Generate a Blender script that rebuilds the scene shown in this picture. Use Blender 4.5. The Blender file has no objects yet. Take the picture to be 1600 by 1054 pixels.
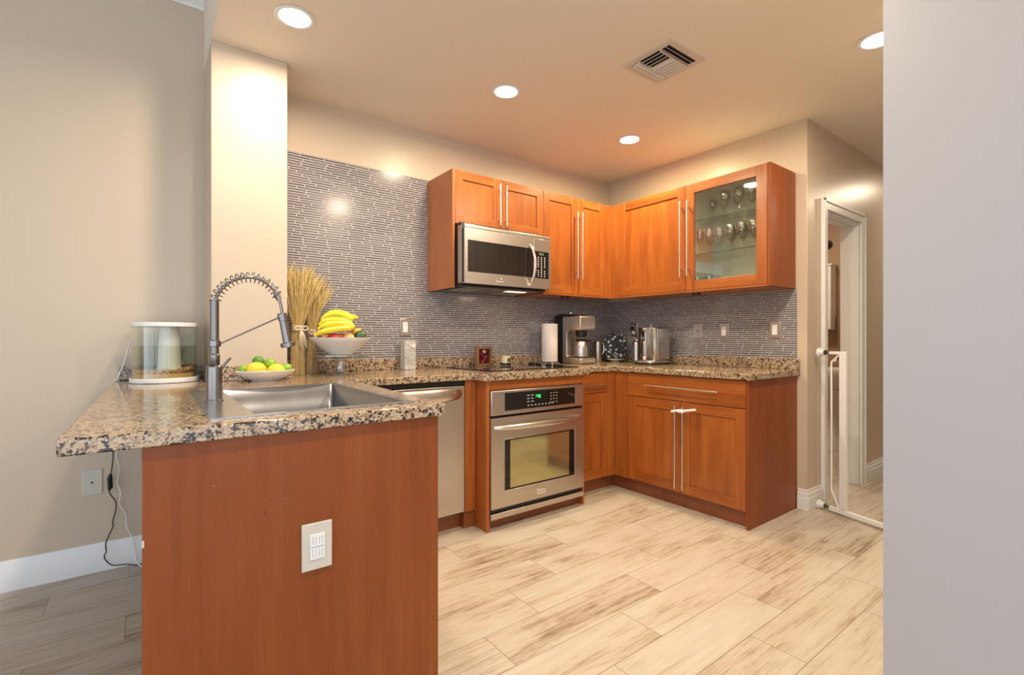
import bpy, bmesh, math, random
from mathutils import Vector, Matrix
random.seed(7)
sc = bpy.context.scene
C = sc.collection
PI = math.pi

# ------------------------------------------------------------------ camera
cd = bpy.data.cameras.new('camera'); cam = bpy.data.objects.new('camera', cd); C.objects.link(cam)
cam.location = (-3.4352, -3.0752, 1.1256)
cam.rotation_euler = (PI/2, 0, 0.9253 - PI/2)
cd.sensor_width = 36; cd.lens = 758.9/1600*36; cd.clip_start = .02
sc.camera = cam
# ------------------------------------------------------------------ world: soft daylight coming through the open living side
w = bpy.data.worlds.new('daylight'); sc.world = w; w.use_nodes = True
bg = w.node_tree.nodes['Background']; bg.inputs[0].default_value = (.80, .90, 1, 1); bg.inputs[1].default_value = 2.45
# ------------------------------------------------------------------ exposure
vs = sc.view_settings; vs.view_transform = 'Standard'; vs.look = 'None'; vs.gamma = 1; vs.use_curve_mapping = False
vs.exposure = 0.05
LAMP_W = 17.5
LAMP_C = (1, .83, .61)

# ------------------------------------------------------------------ materials
def nt(name):
    m = bpy.data.materials.new(name); m.use_nodes = True
    t = m.node_tree; b = t.nodes['Principled BSDF']
    return m, t, b
def N(t, typ, **k):
    n = t.nodes.new('ShaderNode'+typ)
    for a, v in k.items():
        if a.startswith('i_'):
            key = a[2:]; key = int(key) if key.isdigit() else key.replace('_', ' ')
            n.inputs[key].default_value = v
        else: setattr(n, a, v)
    return n
def ramp(t, fac, stops, interp='LINEAR'):
    r = N(t, 'ValToRGB'); cr = r.color_ramp; cr.interpolation = interp
    while len(cr.elements) < len(stops): cr.elements.new(.5)
    for e, (p, c) in zip(cr.elements, stops): e.position = p; e.color = (*c, 1)
    t.links.new(fac, r.inputs[0]); return r.outputs[0]
def mapped(t, scale, rand=0):
    tc = N(t, 'TexCoord'); mp = N(t, 'Mapping'); mp.inputs['Scale'].default_value = scale
    src = tc.outputs['Object']
    if rand:
        oi = N(t, 'ObjectInfo'); vm = N(t, 'VectorMath', operation='ADD'); sm = N(t, 'Math', operation='MULTIPLY'); sm.inputs[1].default_value = rand
        t.links.new(oi.outputs['Random'], sm.inputs[0]); t.links.new(src, vm.inputs[0]); t.links.new(sm.outputs[0], vm.inputs[1]); src = vm.outputs[0]
    t.links.new(src, mp.inputs[0]); return mp.outputs[0]
def bump(t, b, h, s=.2, d=.002):
    bp = N(t, 'Bump'); bp.inputs['Strength'].default_value = s; bp.inputs['Distance'].default_value = d
    t.links.new(h, bp.inputs['Height']); t.links.new(bp.outputs[0], b.inputs['Normal'])
def plain(name, col, rough=.5, metal=0, spec=.5, nz=.0, nscale=20, emit=None, es=0, coat=0, trans=0, ior=1.45):
    m, t, b = nt(name)
    b.inputs['Roughness'].default_value = rough; b.inputs['Metallic'].default_value = metal
    b.inputs['Specular IOR Level'].default_value = spec; b.inputs['Coat Weight'].default_value = coat
    b.inputs['Transmission Weight'].default_value = trans; b.inputs['IOR'].default_value = ior
    v = mapped(t, (1, 1, 1)); n = N(t, 'TexNoise', i_Scale=nscale, i_Detail=4.0); t.links.new(v, n.inputs['Vector'])
    k = nz or .03
    c = ramp(t, n.outputs[0], [(.3, tuple(x*(1-k) for x in col)), (.7, tuple(min(1, x*(1+k)) for x in col))])
    t.links.new(c, b.inputs['Base Color'])
    if emit: b.inputs['Emission Color'].default_value = (*emit, 1); b.inputs['Emission Strength'].default_value = es
    return m
def paint(name, col, rough=.45, spec=.4):
    m, t, b = nt(name); b.inputs['Roughness'].default_value = rough; b.inputs['Specular IOR Level'].default_value = spec
    v = mapped(t, (1, 1, 1)); n = N(t, 'TexNoise', i_Scale=2.0, i_Detail=3.0); t.links.new(v, n.inputs['Vector'])
    t.links.new(ramp(t, n.outputs[0], [(.3, tuple(x*.985 for x in col)), (.7, col)]), b.inputs['Base Color'])
    n2 = N(t, 'TexNoise', i_Scale=260.0, i_Detail=2.0); t.links.new(v, n2.inputs['Vector']); bump(t, b, n2.outputs[0], .12, .001)
    return m
def wood(name, axis, dark, mid, light, rough=.33, fig=1.0, coat=.25, spec=.5):
    m, t, b = nt(name); b.inputs['Roughness'].default_value = rough; b.inputs['Coat Weight'].default_value = coat; b.inputs['Specular IOR Level'].default_value = spec; b.inputs['Coat Roughness'].default_value = .22
    s = [16, 16, 16]; s[axis] = 1.3
    v = mapped(t, tuple(s), 9)
    n = N(t, 'TexNoise', i_Scale=1.0, i_Detail=7.0, i_Roughness=.6, i_Distortion=.5); t.links.new(v, n.inputs['Vector'])
    s2 = [110, 110, 110]; s2[axis] = 3
    v2 = mapped(t, tuple(s2), 9); n2 = N(t, 'TexNoise', i_Scale=1.0, i_Detail=3.0); t.links.new(v2, n2.inputs['Vector'])
    s3 = [3.4, 3.4, 3.4]; s3[axis] = .9
    v3 = mapped(t, tuple(s3), 9); n3 = N(t, 'TexNoise', i_Scale=1.0, i_Detail=3.0, i_Distortion=1.2); t.links.new(v3, n3.inputs['Vector'])
    a = N(t, 'Math', operation='MULTIPLY_ADD'); a.inputs[1].default_value = .45*fig; t.links.new(n2.outputs[0], a.inputs[0]); t.links.new(n.outputs[0], a.inputs[2])
    a2 = N(t, 'Math', operation='MULTIPLY_ADD'); a2.inputs[1].default_value = .8*fig; t.links.new(n3.outputs[0], a2.inputs[0]); t.links.new(a.outputs[0], a2.inputs[2])
    mid_v = .5 + .225*fig + .4*fig
    sc_ = N(t, 'MapRange'); sc_.inputs[1].default_value = mid_v-.42; sc_.inputs[2].default_value = mid_v+.42; t.links.new(a2.outputs[0], sc_.inputs[0])
    t.links.new(ramp(t, sc_.outputs[0], [(.05, dark), (.5, mid), (.95, light)]), b.inputs['Base Color'])
    bump(t, b, n2.outputs[0], .06, .0006)
    return m
WD = ((.20, .048, .007), (.345, .094, .014), (.46, .150, .028))
M = {}
M['wood_v'] = wood('cherry_vertical', 2, *WD)
M['wood_x'] = wood('cherry_along_x', 0, *WD)
M['wood_y'] = wood('cherry_along_y', 1, *WD)
PD = ((.195, .043, .008), (.245, .060, .012), (.30, .082, .018))
M['panel'] = wood('cherry_veneer_panel', 2, *PD, rough=.42, fig=.75, coat=.06, spec=.3)
M['panel_light'] = wood('cherry_side_panel', 2, (.30, .10, .035), (.37, .13, .048), (.44, .17, .065), rough=.42, fig=.75, coat=.06, spec=.3)
M['kick'] = wood('cherry_kickboard', 0, (.17, .045, .015), (.24, .065, .02), (.31, .09, .03))
M['wall'] = paint('beige_wall_paint', (.60, .490, .375), .34, .45)
M['wall_daylit'] = paint('daylit_grey_wall_paint', (.46, .442, .448), .4, .3)  # wall paint shifted to grey, cool daylight put into its colour
M['ceil'] = paint('ceiling_paint', (.80, .715, .605), .6, .2)
M['ceil_hi'] = paint('white_ceiling_paint', (.70, .74, .80), .6, .2)
M['trim'] = plain('white_trim_gloss', (.80, .79, .78), .3, nz=.01)
M['white'] = plain('white_plastic', (.82, .82, .81), .3, nz=.01)
M['cream'] = plain('cream_plastic', (.62, .57, .49), .35, nz=.01)
M['black'] = plain('black_plastic', (.012, .012, .013), .25)
M['blackglass'] = plain('black_glass', (.008, .007, .007), .04, spec=.6)
M['dark'] = plain('dark_void', (.02, .018, .016), .6)
M['ceramic'] = plain('white_ceramic', (.74, .70, .66), .18, nz=.01, coat=.3)
M['chrome'] = plain('chrome', (.80, .80, .80), .06, 1)
M['satin'] = plain('satin_nickel', (.72, .68, .64), .22, 1)
M['champagne'] = plain('champagne_metal', (.58, .50, .42), .3, .85, nz=.01)
M['towel_paper'] = plain('paper_towel', (.80, .74, .70), .9, nz=.03, nscale=90)
def steel(name, col, axis, rough=.3, bs=.05):
    m, t, b = nt(name); b.inputs['Metallic'].default_value = 1
    s = [260, 260, 260]; s[axis] = 4
    v = mapped(t, tuple(s)); n = N(t, 'TexNoise', i_Scale=1.0, i_Detail=3.0); t.links.new(v, n.inputs['Vector'])
    t.links.new(ramp(t, n.outputs[0], [(.3, tuple(x*.93 for x in col)), (.7, tuple(x*1.04 for x in col))]), b.inputs['Base Color'])
    mr = N(t, 'MapRange'); mr.inputs[3].default_value = rough*.85; mr.inputs[4].default_value = rough*1.2
    t.links.new(n.outputs[0], mr.inputs[0]); t.links.new(mr.outputs[0], b.inputs['Roughness'])
    bump(t, b, n.outputs[0], bs, .0004); return m
M['steel_x'] = steel('brushed_steel_horizontal', (.60, .55, .51), 0, .3)
M['steel_y'] = steel('brushed_steel_deep', (.60, .56, .53), 1, .3)
M['steel_z'] = steel('brushed_steel_vertical', (.58, .53, .49), 2, .28)
M['steel_dark'] = steel('brushed_faucet_steel', (.27, .25, .245), 2, .26)
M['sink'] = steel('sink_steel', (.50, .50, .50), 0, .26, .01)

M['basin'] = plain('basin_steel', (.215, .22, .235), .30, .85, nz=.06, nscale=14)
def granite():
    m, t, b = nt('brown_speckled_granite'); b.inputs['Roughness'].default_value = .1; b.inputs['Specular IOR Level'].default_value = .55
    v = mapped(t, (1, 1, 1))
    d = N(t, 'TexNoise', i_Scale=70.0, i_Detail=3.0); t.links.new(v, d.inputs['Vector'])
    dm = N(t, 'VectorMath', operation='MULTIPLY_ADD'); dm.inputs[1].default_value = (.011,)*3
    t.links.new(d.outputs['Color'], dm.inputs[0]); t.links.new(v, dm.inputs[2])
    vo = N(t, 'TexVoronoi', i_Scale=165.0); t.links.new(dm.outputs[0], vo.inputs['Vector'])
    sp = N(t, 'SeparateColor'); t.links.new(vo.outputs['Color'], sp.inputs[0])
    n = N(t, 'TexNoise', i_Scale=55.0, i_Detail=2.0); t.links.new(v, n.inputs['Vector'])
    ad = N(t, 'Math', operation='MULTIPLY_ADD'); ad.inputs[1].default_value = 1.6; t.links.new(n.outputs[0], ad.inputs[0]); t.links.new(sp.outputs[0], ad.inputs[2])
    mr = N(t, 'MapRange'); mr.inputs[1].default_value = .55; mr.inputs[2].default_value = 2.05; t.links.new(ad.outputs[0], mr.inputs[0])
    c = ramp(t, mr.outputs[0], [(0, (.012, .011, .011)), (.24, (.035, .028, .024)), (.29, (.12, .070, .04)), (.36, (.31, .205, .12)), (.50, (.45, .33, .21)), (.70, (.53, .40, .28)), (.86, (.37, .24, .14)), (.97, (.56, .49, .40))], 'CONSTANT')
    t.links.new(c, b.inputs['Base Color']); return m
M['granite'] = granite()

def mosaic(name, rot):
    m, t, b = nt(name)
    tc = N(t, 'TexCoord'); se = N(t, 'SeparateXYZ'); cb = N(t, 'CombineXYZ'); t.links.new(tc.outputs['Object'], se.inputs[0])
    t.links.new(se.outputs[1 if rot else 0], cb.inputs[0]); t.links.new(se.outputs[2], cb.inputs[1])
    # irregular shift per row
    fl = N(t, 'Math', operation='DIVIDE'); fl.inputs[1].default_value = .0150; t.links.new(se.outputs[2], fl.inputs[0])
    f2 = N(t, 'Math', operation='FLOOR'); t.links.new(fl.outputs[0], f2.inputs[0])
    wn = N(t, 'TexWhiteNoise', noise_dimensions='1D'); t.links.new(f2.outputs[0], wn.inputs['W'])
    ma = N(t, 'Math', operation='MULTIPLY_ADD'); ma.inputs[1].default_value = .2; t.links.new(wn.outputs[0], ma.inputs[0]); t.links.new(se.outputs[1 if rot else 0], ma.inputs[2])
    t.links.new(ma.outputs[0], cb.inputs[0])
    br = N(t, 'TexBrick'); br.offset = 0; br.offset_frequency = 1
    br.inputs['Scale'].default_value = 1; br.inputs['Brick Width'].default_value = .14; br.inputs['Row Height'].default_value = .0150
    br.inputs['Mortar Size'].default_value = .0024; br.inputs['Mortar Smooth'].default_value = .2
    br.inputs['Color1'].default_value = (.115, .105, .112, 1); br.inputs['Color2'].default_value = (.175, .158, .165, 1); br.inputs['Mortar'].default_value = (.52, .485, .48, 1)
    t.links.new(cb.outputs[0], br.inputs[0]); t.links.new(br.outputs[0], b.inputs['Base Color'])
    mr = N(t, 'MapRange'); mr.inputs[3].default_value = .16; mr.inputs[4].default_value = .7; t.links.new(br.outputs[1], mr.inputs[0]); t.links.new(mr.outputs[0], b.inputs['Roughness'])
    b.inputs['Specular IOR Level'].default_value = .7
    inv = N(t, 'Math', operation='SUBTRACT'); inv.inputs[0].default_value = 1; t.links.new(br.outputs[1], inv.inputs[1]); bump(t, b, inv.outputs[0], .35, .001)
    return m
M['tile_a'] = mosaic('linear_mosaic_back', 0); M['tile_b'] = mosaic('linear_mosaic_right', 1)

def floor_mat():
    m, t, b = nt('wood_look_floor_tile'); L = t.links.new
    tc = N(t, 'TexCoord'); se = N(t, 'SeparateXYZ'); L(tc.outputs['Object'], se.inputs[0])
    def mt(op, a, bb=None, cc=None):
        n = N(t, 'Math', operation=op)
        for i, q in enumerate((a, bb, cc)):
            if q is None: continue
            if isinstance(q, (int, float)): n.inputs[i].default_value = q
            else: L(q, n.inputs[i])
        return n.outputs[0]
    x, y = se.outputs[0], se.outputs[1]
    rv = mt('DIVIDE', mt('SUBTRACT', mt('MULTIPLY', y, -1), .761), .1985)
    row = mt('FLOOR', rv)
    u = mt('DIVIDE', mt('ADD', mt('ADD', x, 1.88), mt('MULTIPLY', mt('SUBTRACT', row, 2), .27)), .81)
    cell = mt('FLOOR', u)
    fr = mt('FRACT', rv); fu = mt('FRACT', u)
    ey = mt('MULTIPLY', mt('MINIMUM', fr, mt('SUBTRACT', 1, fr)), .1985)
    ex = mt('MULTIPLY', mt('MINIMUM', fu, mt('SUBTRACT', 1, fu)), .81)
    e = mt('MINIMUM', ex, ey)
    line = mt('LESS_THAN', e, .0013)
    cb = N(t, 'CombineXYZ'); L(row, cb.inputs[0]); L(cell, cb.inputs[1])
    wn = N(t, 'TexWhiteNoise'); L(cb.outputs[0], wn.inputs['Vector'])
    off = N(t, 'VectorMath', operation='SCALE'); off.inputs['Scale'].default_value = 31; L(wn.outputs['Color'], off.inputs[0])
    def tex(scale, **k):
        vm = N(t, 'VectorMath', operation='MULTIPLY_ADD'); vm.inputs[1].default_value = scale; L(tc.outputs['Object'], vm.inputs[0]); L(off.outputs[0], vm.inputs[2])
        n = N(t, 'TexNoise', **k); L(vm.outputs[0], n.inputs['Vector']); return n.outputs[0]
    stain = tex((1.5, 6, 1), i_Scale=1.0, i_Detail=7.0, i_Roughness=.68, i_Distortion=.5)
    grain = tex((2.6, 62, 1), i_Scale=1.0, i_Detail=6.0, i_Roughness=.7, i_Distortion=.5)
    fine = tex((14, 220, 1), i_Scale=1.0, i_Detail=3.0)
    a = mt('ADD', mt('ADD', mt('MULTIPLY', stain, 1.0), mt('MULTIPLY', grain, .72)), mt('MULTIPLY', fine, .24))
    a = mt('ADD', a, mt('MULTIPLY', mt('SUBTRACT', wn.outputs[0], .5), .10))
    mr = N(t, 'MapRange'); mr.inputs[1].default_value = .66; mr.inputs[2].default_value = 1.30; L(a, mr.inputs[0])
    c = ramp(t, mr.outputs[0], [(0, (.16, .11, .07)), (.14, (.28, .205, .14)), (.30, (.42, .335, .25)), (.44, (.505, .43, .345)), (.70, (.54, .48, .405)), (1, (.575, .525, .46))])
    mx = N(t, 'Mix', data_type='RGBA'); L(line, mx.inputs[0]); L(c, mx.inputs[6]); mx.inputs[7].default_value = (.22, .165, .12, 1)
    L(mx.outputs[2], b.inputs['Base Color']); b.inputs['Roughness'].default_value = .34; b.inputs['Specular IOR Level'].default_value = .4
    bump(t, b, mt('SUBTRACT', grain, line), .06, .001)
    return m
M['floor'] = floor_mat()

def glassy(name, tint=(1, 1, 1), refl=.12, rough=.02, mx_=.85):
    """thin glass: see-through with a facing-dependent mirror part"""
    m, t, b = nt(name); out = t.nodes['Material Output']; t.nodes.remove(b)
    tr = N(t, 'BsdfTransparent'); tr.inputs[0].default_value = (*tint, 1)
    gl = N(t, 'BsdfGlossy'); gl.inputs['Roughness'].default_value = rough; gl.inputs[0].default_value = (.95, .97, .96, 1)
    lw = N(t, 'LayerWeight'); lw.inputs[0].default_value = .35
    mr = N(t, 'MapRange'); mr.inputs[3].default_value = refl; mr.inputs[4].default_value = mx_; t.links.new(lw.outputs['Facing'], mr.inputs[0])
    mx = N(t, 'MixShader'); t.links.new(mr.outputs[0], mx.inputs[0]); t.links.new(tr.outputs[0], mx.inputs[1]); t.links.new(gl.outputs[0], mx.inputs[2])
    t.links.new(mx.outputs[0], out.inputs[0]); return m
M['pane'] = glassy('cabinet_glass_pane', (.97, .98, .95), .04, mx_=.5)
M['glassware'] = glassy('clear_glassware', (.93, .95, .93), .14)
M['shelfclear'] = glassy('glass_shelf', (.93, .95, .93), .06)
M['shelfedge'] = plain('green_glass_edge', (.06, .09, .06), .2)
M['tankglass'] = glassy('tank_glass', (.95, .96, .93), .03, mx_=.35)
M['water'] = glassy('tank_water', (.90, .91, .83), .02, mx_=.25)
M['acrylic'] = glassy('clear_acrylic', (.80, .82, .83), .2)
M['ovenglass'] = plain('oven_door_glass', (.50, .46, .24), .09, .85)
M['mwglass'] = plain('microwave_glass', (.018, .012, .010), .04, 0, .6)
M['lens'] = plain('lamp_lens', (.9, .9, .9), .5, emit=(1, .93, .82), es=13)
M['green_led'] = plain('green_display', (.0, .3, .05), .5, emit=(.05, 1, .15), es=2.2)
M['label_grey'] = plain('panel_print', (.45, .43, .41), .5)
M['led_white'] = plain('indicator_print', (.7, .7, .7), .5)

# ------------------------------------------------------------------ mesh builder
class MB:
    def __init__(s): s.b = bmesh.new()
    def _mi(s, faces, m):
        for f in faces: f.material_index = m
    def box(s, x0, x1, y0, y1, z0, z1, m=0):
        x0, x1 = sorted((x0, x1)); y0, y1 = sorted((y0, y1)); z0, z1 = sorted((z0, z1))
        v = [s.b.verts.new(p) for p in ((x0,y0,z0),(x1,y0,z0),(x1,y1,z0),(x0,y1,z0),(x0,y0,z1),(x1,y0,z1),(x1,y1,z1),(x0,y1,z1))]
        s._mi([s.b.faces.new([v[i] for i in q]) for q in ((3,2,1,0),(4,5,6,7),(0,1,5,4),(1,2,6,5),(2,3,7,6),(3,0,4,7))], m); return s
    def prism(s, pts, h, m=0):
        """pts: 3D loop, h: extrusion vector"""
        h = Vector(h); n = len(pts)
        a = [s.b.verts.new(p) for p in pts]; c = [s.b.verts.new(Vector(p)+h) for p in pts]
        fs = [s.b.faces.new(a[::-1]), s.b.faces.new(c)]
        for i in range(n): fs.append(s.b.faces.new((a[i], a[(i+1)%n], c[(i+1)%n], c[i])))
        s._mi(fs, m); return s
    def ring(s, c, u, v, r, seg, ru=1, rv=1):
        return [s.b.verts.new(c + u*(math.cos(2*PI*i/seg)*r*ru) + v*(math.sin(2*PI*i/seg)*r*rv)) for i in range(seg)]
    def tube(s, pts, rad, seg=10, m=0, cap=True, flat=1):
        pts = [Vector(p) for p in pts]; n = len(pts)
        if not hasattr(rad, '__len__'): rad = [rad]*n
        rings = []; u = None
        for i, p in enumerate(pts):
            d = (pts[min(i+1, n-1)] - pts[max(i-1, 0)]).normalized()
            if u is None:
                u = d.orthogonal().normalized() if abs(d.z) > .9 else d.cross(Vector((0, 0, 1))).normalized()
            u = (u - d*u.dot(d)).normalized(); v = d.cross(u)
            rings.append(s.ring(p, u, v, rad[i], seg, 1, flat))
        fs = []
        for a, c in zip(rings, rings[1:]):
            for i in range(seg): fs.append(s.b.faces.new((a[i], a[(i+1)%seg], c[(i+1)%seg], c[i])))
        if cap: fs += [s.b.faces.new(rings[0][::-1]), s.b.faces.new(rings[-1])]
        s._mi(fs, m); return s
    def cyl(s, p0, p1, r, seg=20, m=0, r2=None): return s.tube([p0, p1], [r, r if r2 is None else r2], seg, m)
    def lathe(s, prof, c=(0, 0, 0), seg=32, m=0, sx=1, sy=1, axis='z', closed=False):
        c = Vector(c); rings = []
        for r, h in prof:
            row = []
            for i in range(seg):
                a = 2*PI*i/seg; q = (math.cos(a)*r*sx, math.sin(a)*r*sy)
                p = {'z': (q[0], q[1], h), 'y': (q[0], h, q[1]), 'x': (h, q[0], q[1])}[axis]
                row.append(s.b.verts.new(c+Vector(p)))
            rings.append(row)
        fs = []
        pr = list(zip(rings, rings[1:])) + ([(rings[-1], rings[0])] if closed else [])
        for a, d in pr:
            for i in range(seg): fs.append(s.b.faces.new((a[i], a[(i+1)%seg], d[(i+1)%seg], d[i])))
        if not closed: fs += [s.b.faces.new(rings[0][::-1]), s.b.faces.new(rings[-1])]
        s._mi(fs, m); return s
    def ball(s, c, r, sx=1, sy=1, sz=1, m=0, seg=20, rot=None, pinch=0):
        c = Vector(c); R = rot or Matrix.Identity(3); k = seg//2; rings = []
        for j in range(1, k):
            ph = PI*j/k; row = []
            for i in range(seg):
                a = 2*PI*i/seg; z = math.cos(ph); q = math.sin(ph)
                rr = r*(1 - pinch*abs(z)**4)
                row.append(s.b.verts.new(c + R@Vector((q*math.cos(a)*r*sx, q*math.sin(a)*r*sy, z*rr*sz))))
            rings.append(row)
        t = s.b.verts.new(c + R@Vector((0, 0, r*sz*(1-pinch)))); bt = s.b.verts.new(c - R@Vector((0, 0, r*sz*(1-pinch))))
        fs = []
        for a, d in zip(rings, rings[1:]):
            for i in range(seg): fs.append(s.b.faces.new((a[i], d[i], d[(i+1)%seg], a[(i+1)%seg])))
        for i in range(seg):
            fs.append(s.b.faces.new((t, rings[0][i], rings[0][(i+1)%seg]))); fs.append(s.b.faces.new((bt, rings[-1][(i+1)%seg], rings[-1][i])))
        s._mi(fs, m); return s
    def build(s, name, mats, parent=None, bev=0, local=False, smooth=True, ang=38, bseg=2):
        bmesh.ops.recalc_face_normals(s.b, faces=s.b.faces[:])
        if parent is not None and not local:
            o = Vector(origin(parent))
            for v in s.b.verts: v.co -= o
        me = bpy.data.meshes.new(name); s.b.to_mesh(me); s.b.free()
        if not isinstance(mats, (list, tuple)): mats = [mats]
        for m in mats: me.materials.append(M[m] if isinstance(m, str) else m)
        if smooth:
            for p in me.polygons: p.use_smooth = True
            me.set_sharp_from_angle(angle=math.radians(ang))
        ob = bpy.data.objects.new(name, me); C.objects.link(ob)
        if parent is not None: ob.parent = parent
        if bev:
            bm_ = ob.modifiers.new('bevel', 'BEVEL'); bm_.width = bev; bm_.segments = bseg; bm_.limit_method = 'ANGLE'; bm_.angle_limit = math.radians(40); bm_.harden_normals = False
        return ob
def origin(o):
    p = Vector(o.location)
    while o.parent: o = o.parent; p += Vector(o.location)
    return p
def thing(name, label, cat, loc=(0, 0, 0), rz=0, group=None):
    o = bpy.data.objects.new(name, None); C.objects.link(o); o.location = loc; o.rotation_euler = (0, 0, rz); o.empty_display_size = .05
    o['label'] = label; o['category'] = cat
    if group: o['group'] = group
    return o
def tag(o, label, cat, group=None, kind=None):
    o['label'] = label; o['category'] = cat
    if group: o['group'] = group
    if kind: o['kind'] = kind
    return o
def struct(name, mb, m, label=None, cat=None, **k):
    o = mb.build(name, m, **k); o['kind'] = 'structure'
    if label: o['label'] = label
    if cat: o['category'] = cat
    return o
def copy_tree(o, loc=None, label=None, parent=None, rz=None):
    c = o.copy(); C.objects.link(c)
    if parent is not None: c.parent = parent
    if loc is not None: c.location = loc
    if label: c['label'] = label
    if rz is not None: c.rotation_euler = (0, 0, rz)
    for ch in list(o.children): copy_tree(ch, parent=c)
    return c
def arc(c, r, a0, a1, n, plane='xz', y=0):
    return [(c[0]+r*math.cos(a0+(a1-a0)*i/n), y, c[1]+r*math.sin(a0+(a1-a0)*i/n)) for i in range(n+1)]
def smooth_path(P, n=6):
    P = [Vector(p) for p in P]; out = []
    for i in range(len(P)-1):
        p0 = P[max(i-1, 0)]; p1 = P[i]; p2 = P[i+1]; p3 = P[min(i+2, len(P)-1)]
        for k in range(n):
            t = k/n; out.append(.5*((2*p1)+(p2-p0)*t+(2*p0-5*p1+4*p2-p3)*t*t+(3*p1-p0-3*p2+p3)*t**3))
    out.append(P[-1]); return out

# ------------------------------------------------------------------ room shell
H = 2.554; HH = 2.99; CT = .914; CB = .876
COLX0, COLX1, COLY = -3.187, -2.847, -.346
YE = -1.706     # outer corner of the right wall
struct('floor', MB().box(-7.2, 5.2, -6.2, .2, -.06, 0), 'floor', 'pale wood-look plank tile floor', 'floor')
struct('ceiling', MB().box(COLX0, 5.2, -6.2, .2, H, HH+.1), 'ceil', 'kitchen ceiling painted light tan', 'ceiling')
struct('ceiling_living', MB().box(-7.2, COLX0, -6.2, .2, HH, HH+.1), 'ceil_hi', 'higher white ceiling left of the kitchen', 'ceiling')
struct('wall_back', MB().box(-7.2, 0, 0, .12, 0, HH), 'wall', 'beige back wall', 'wall')
struct('wall_column', MB().box(COLX0, COLX1, COLY, -.0005, 0, H), 'wall', 'beige wall column standing left of the mosaic tile', 'column', bev=.003)
struct('wall_right', MB().box(0, .12, YE, .12, 0, H), 'wall', 'beige right wall behind glass-door cabinet', 'wall', bev=.003)
DX0, DX1, DZ = .285, .925, 2.0
struct('wall_hall', MB().box(.12, DX0, YE, YE+.12, 0, H).box(DX0, DX1, YE, YE+.12, DZ, H).box(DX1, 5.0, YE, YE+.12, 0, H), 'wall', 'beige hallway wall around the bathroom doorway', 'wall')
struct('wall_bathroom', MB().box(2.4, 2.5, YE+.12, 0, 0, H).box(.12, 2.4, -.1, 0, 0, H), paint('brown_bathroom_paint', (.36, .23, .14), .5), 'brown bathroom wall', 'wall')
struct('wall_end', MB().box(5.0, 5.12, -2.9, YE+.12, 0, H), 'wall', 'end wall of the hallway', 'wall')
GX, GY = -1.98, -2.668
struct('wall_near', MB().box(GX, 5.0, GY-.12, GY, 0, H).box(GX, GX+.12, -6, GY-.12, 0, H), 'wall_daylit', 'near wall tinted daylight grey, filling the right side', 'wall')
struct('wall_left', MB().box(-7.2, -7.08, -6.2, -5.6, 0, HH).box(-7.2, -7.08, -1.2, 0, 0, HH).box(-7.2, -7.08, -5.6, -1.2, 0, .15).box(-7.2, -7.08, -5.6, -1.2, 2.55, HH), 'wall', 'far left living room wall with a wide opening added for daylight', 'wall')  # wide opening added so more sky light reaches the left floor
struct('added_window_1', MB().box(-7.16, -7.12, -5.6, -5.54, .15, 2.55).box(-7.16, -7.12, -1.26, -1.2, .15, 2.55).box(-7.16, -7.12, -3.43, -3.37, .15, 2.55).box(-7.16, -7.12, -5.54, -1.26, .15, .21).box(-7.16, -7.12, -5.54, -1.26, 2.49, 2.55), 'trim', 'unseen white framed window added to let daylight in', 'window')  # unseen window frame, added along with the daylight opening

def molding(name, path, prof, label):
    """path: list of (x,y) with inward normal on the left, prof: list of (out, z)"""
    mb = MB()
    for (p, q) in zip(path, path[1:]):
        p = Vector((*p, 0)); q = Vector((*q, 0)); d = (q-p).normalized(); n = Vector((d.y, -d.x, 0))
        mb.prism([p + n*o + Vector((0, 0, z)) for o, z in prof], q-p)
    return struct(name, mb, 'trim', label, 'trim', ang=30)
BB = [(0, 0), (.016, 0), (.016, .085), (.013, .092), (.013, .104), (.009, .112), (.009, .122), (.004, .135), (0, .135)]
molding('baseboard_back', [(-7.05, -.0005), (-3.4, -.0005)], BB, 'white baseboard under the counter overhang')
molding('baseboard_right', [(.0005, -1.648), (.0005, YE-.0005)], [(-o, z) for o, z in BB], 'white baseboard at right wall end') if False else None
mb = MB().box(-.016, -.0005, YE-.016, -1.650, 0, .085).box(-.013, -.0005, YE-.013, -1.650, .085, .112).box(-.007, -.0005, YE-.007, -1.650, .112, .135)
mb.box(-.0005, .215, YE-.016, YE-.0005, 0, .085).box(-.0005, .215, YE-.013, YE-.0005, .085, .112).box(-.0005, .215, YE-.007, YE-.0005, .112, .135)
struct('baseboard_corner', mb, 'trim', 'white baseboard wrapping the right wall corner', 'trim', bev=.002)
mb = MB().box(1.0, 4.99, YE-.016, YE-.0005, 0, .085).box(1.0, 4.99, YE-.013, YE-.0005, .085, .112).box(1.0, 4.99, YE-.007, YE-.0005, .112, .135)
struct('baseboard_hall', mb, 'trim', 'white baseboard along the hallway wall', 'trim', bev=.002)
# crown molding at the high ceiling
CR = [(0, 2.868), (.014, 2.868), (.014, 2.884), (.03, 2.892), (.07, 2.945), (.078, 2.955), (.078, 2.968), (.09, 2.975), (.09, 2.989), (0, 2.989)]
mb = MB(); mb.prism([(-7.05, -o-.0005, z) for o, z in CR], (7.05+COLX0-.001, 0, 0)); struct('trim_1', mb, 'trim', 'white crown molding at the top of the left wall', 'trim', ang=30)
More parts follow.
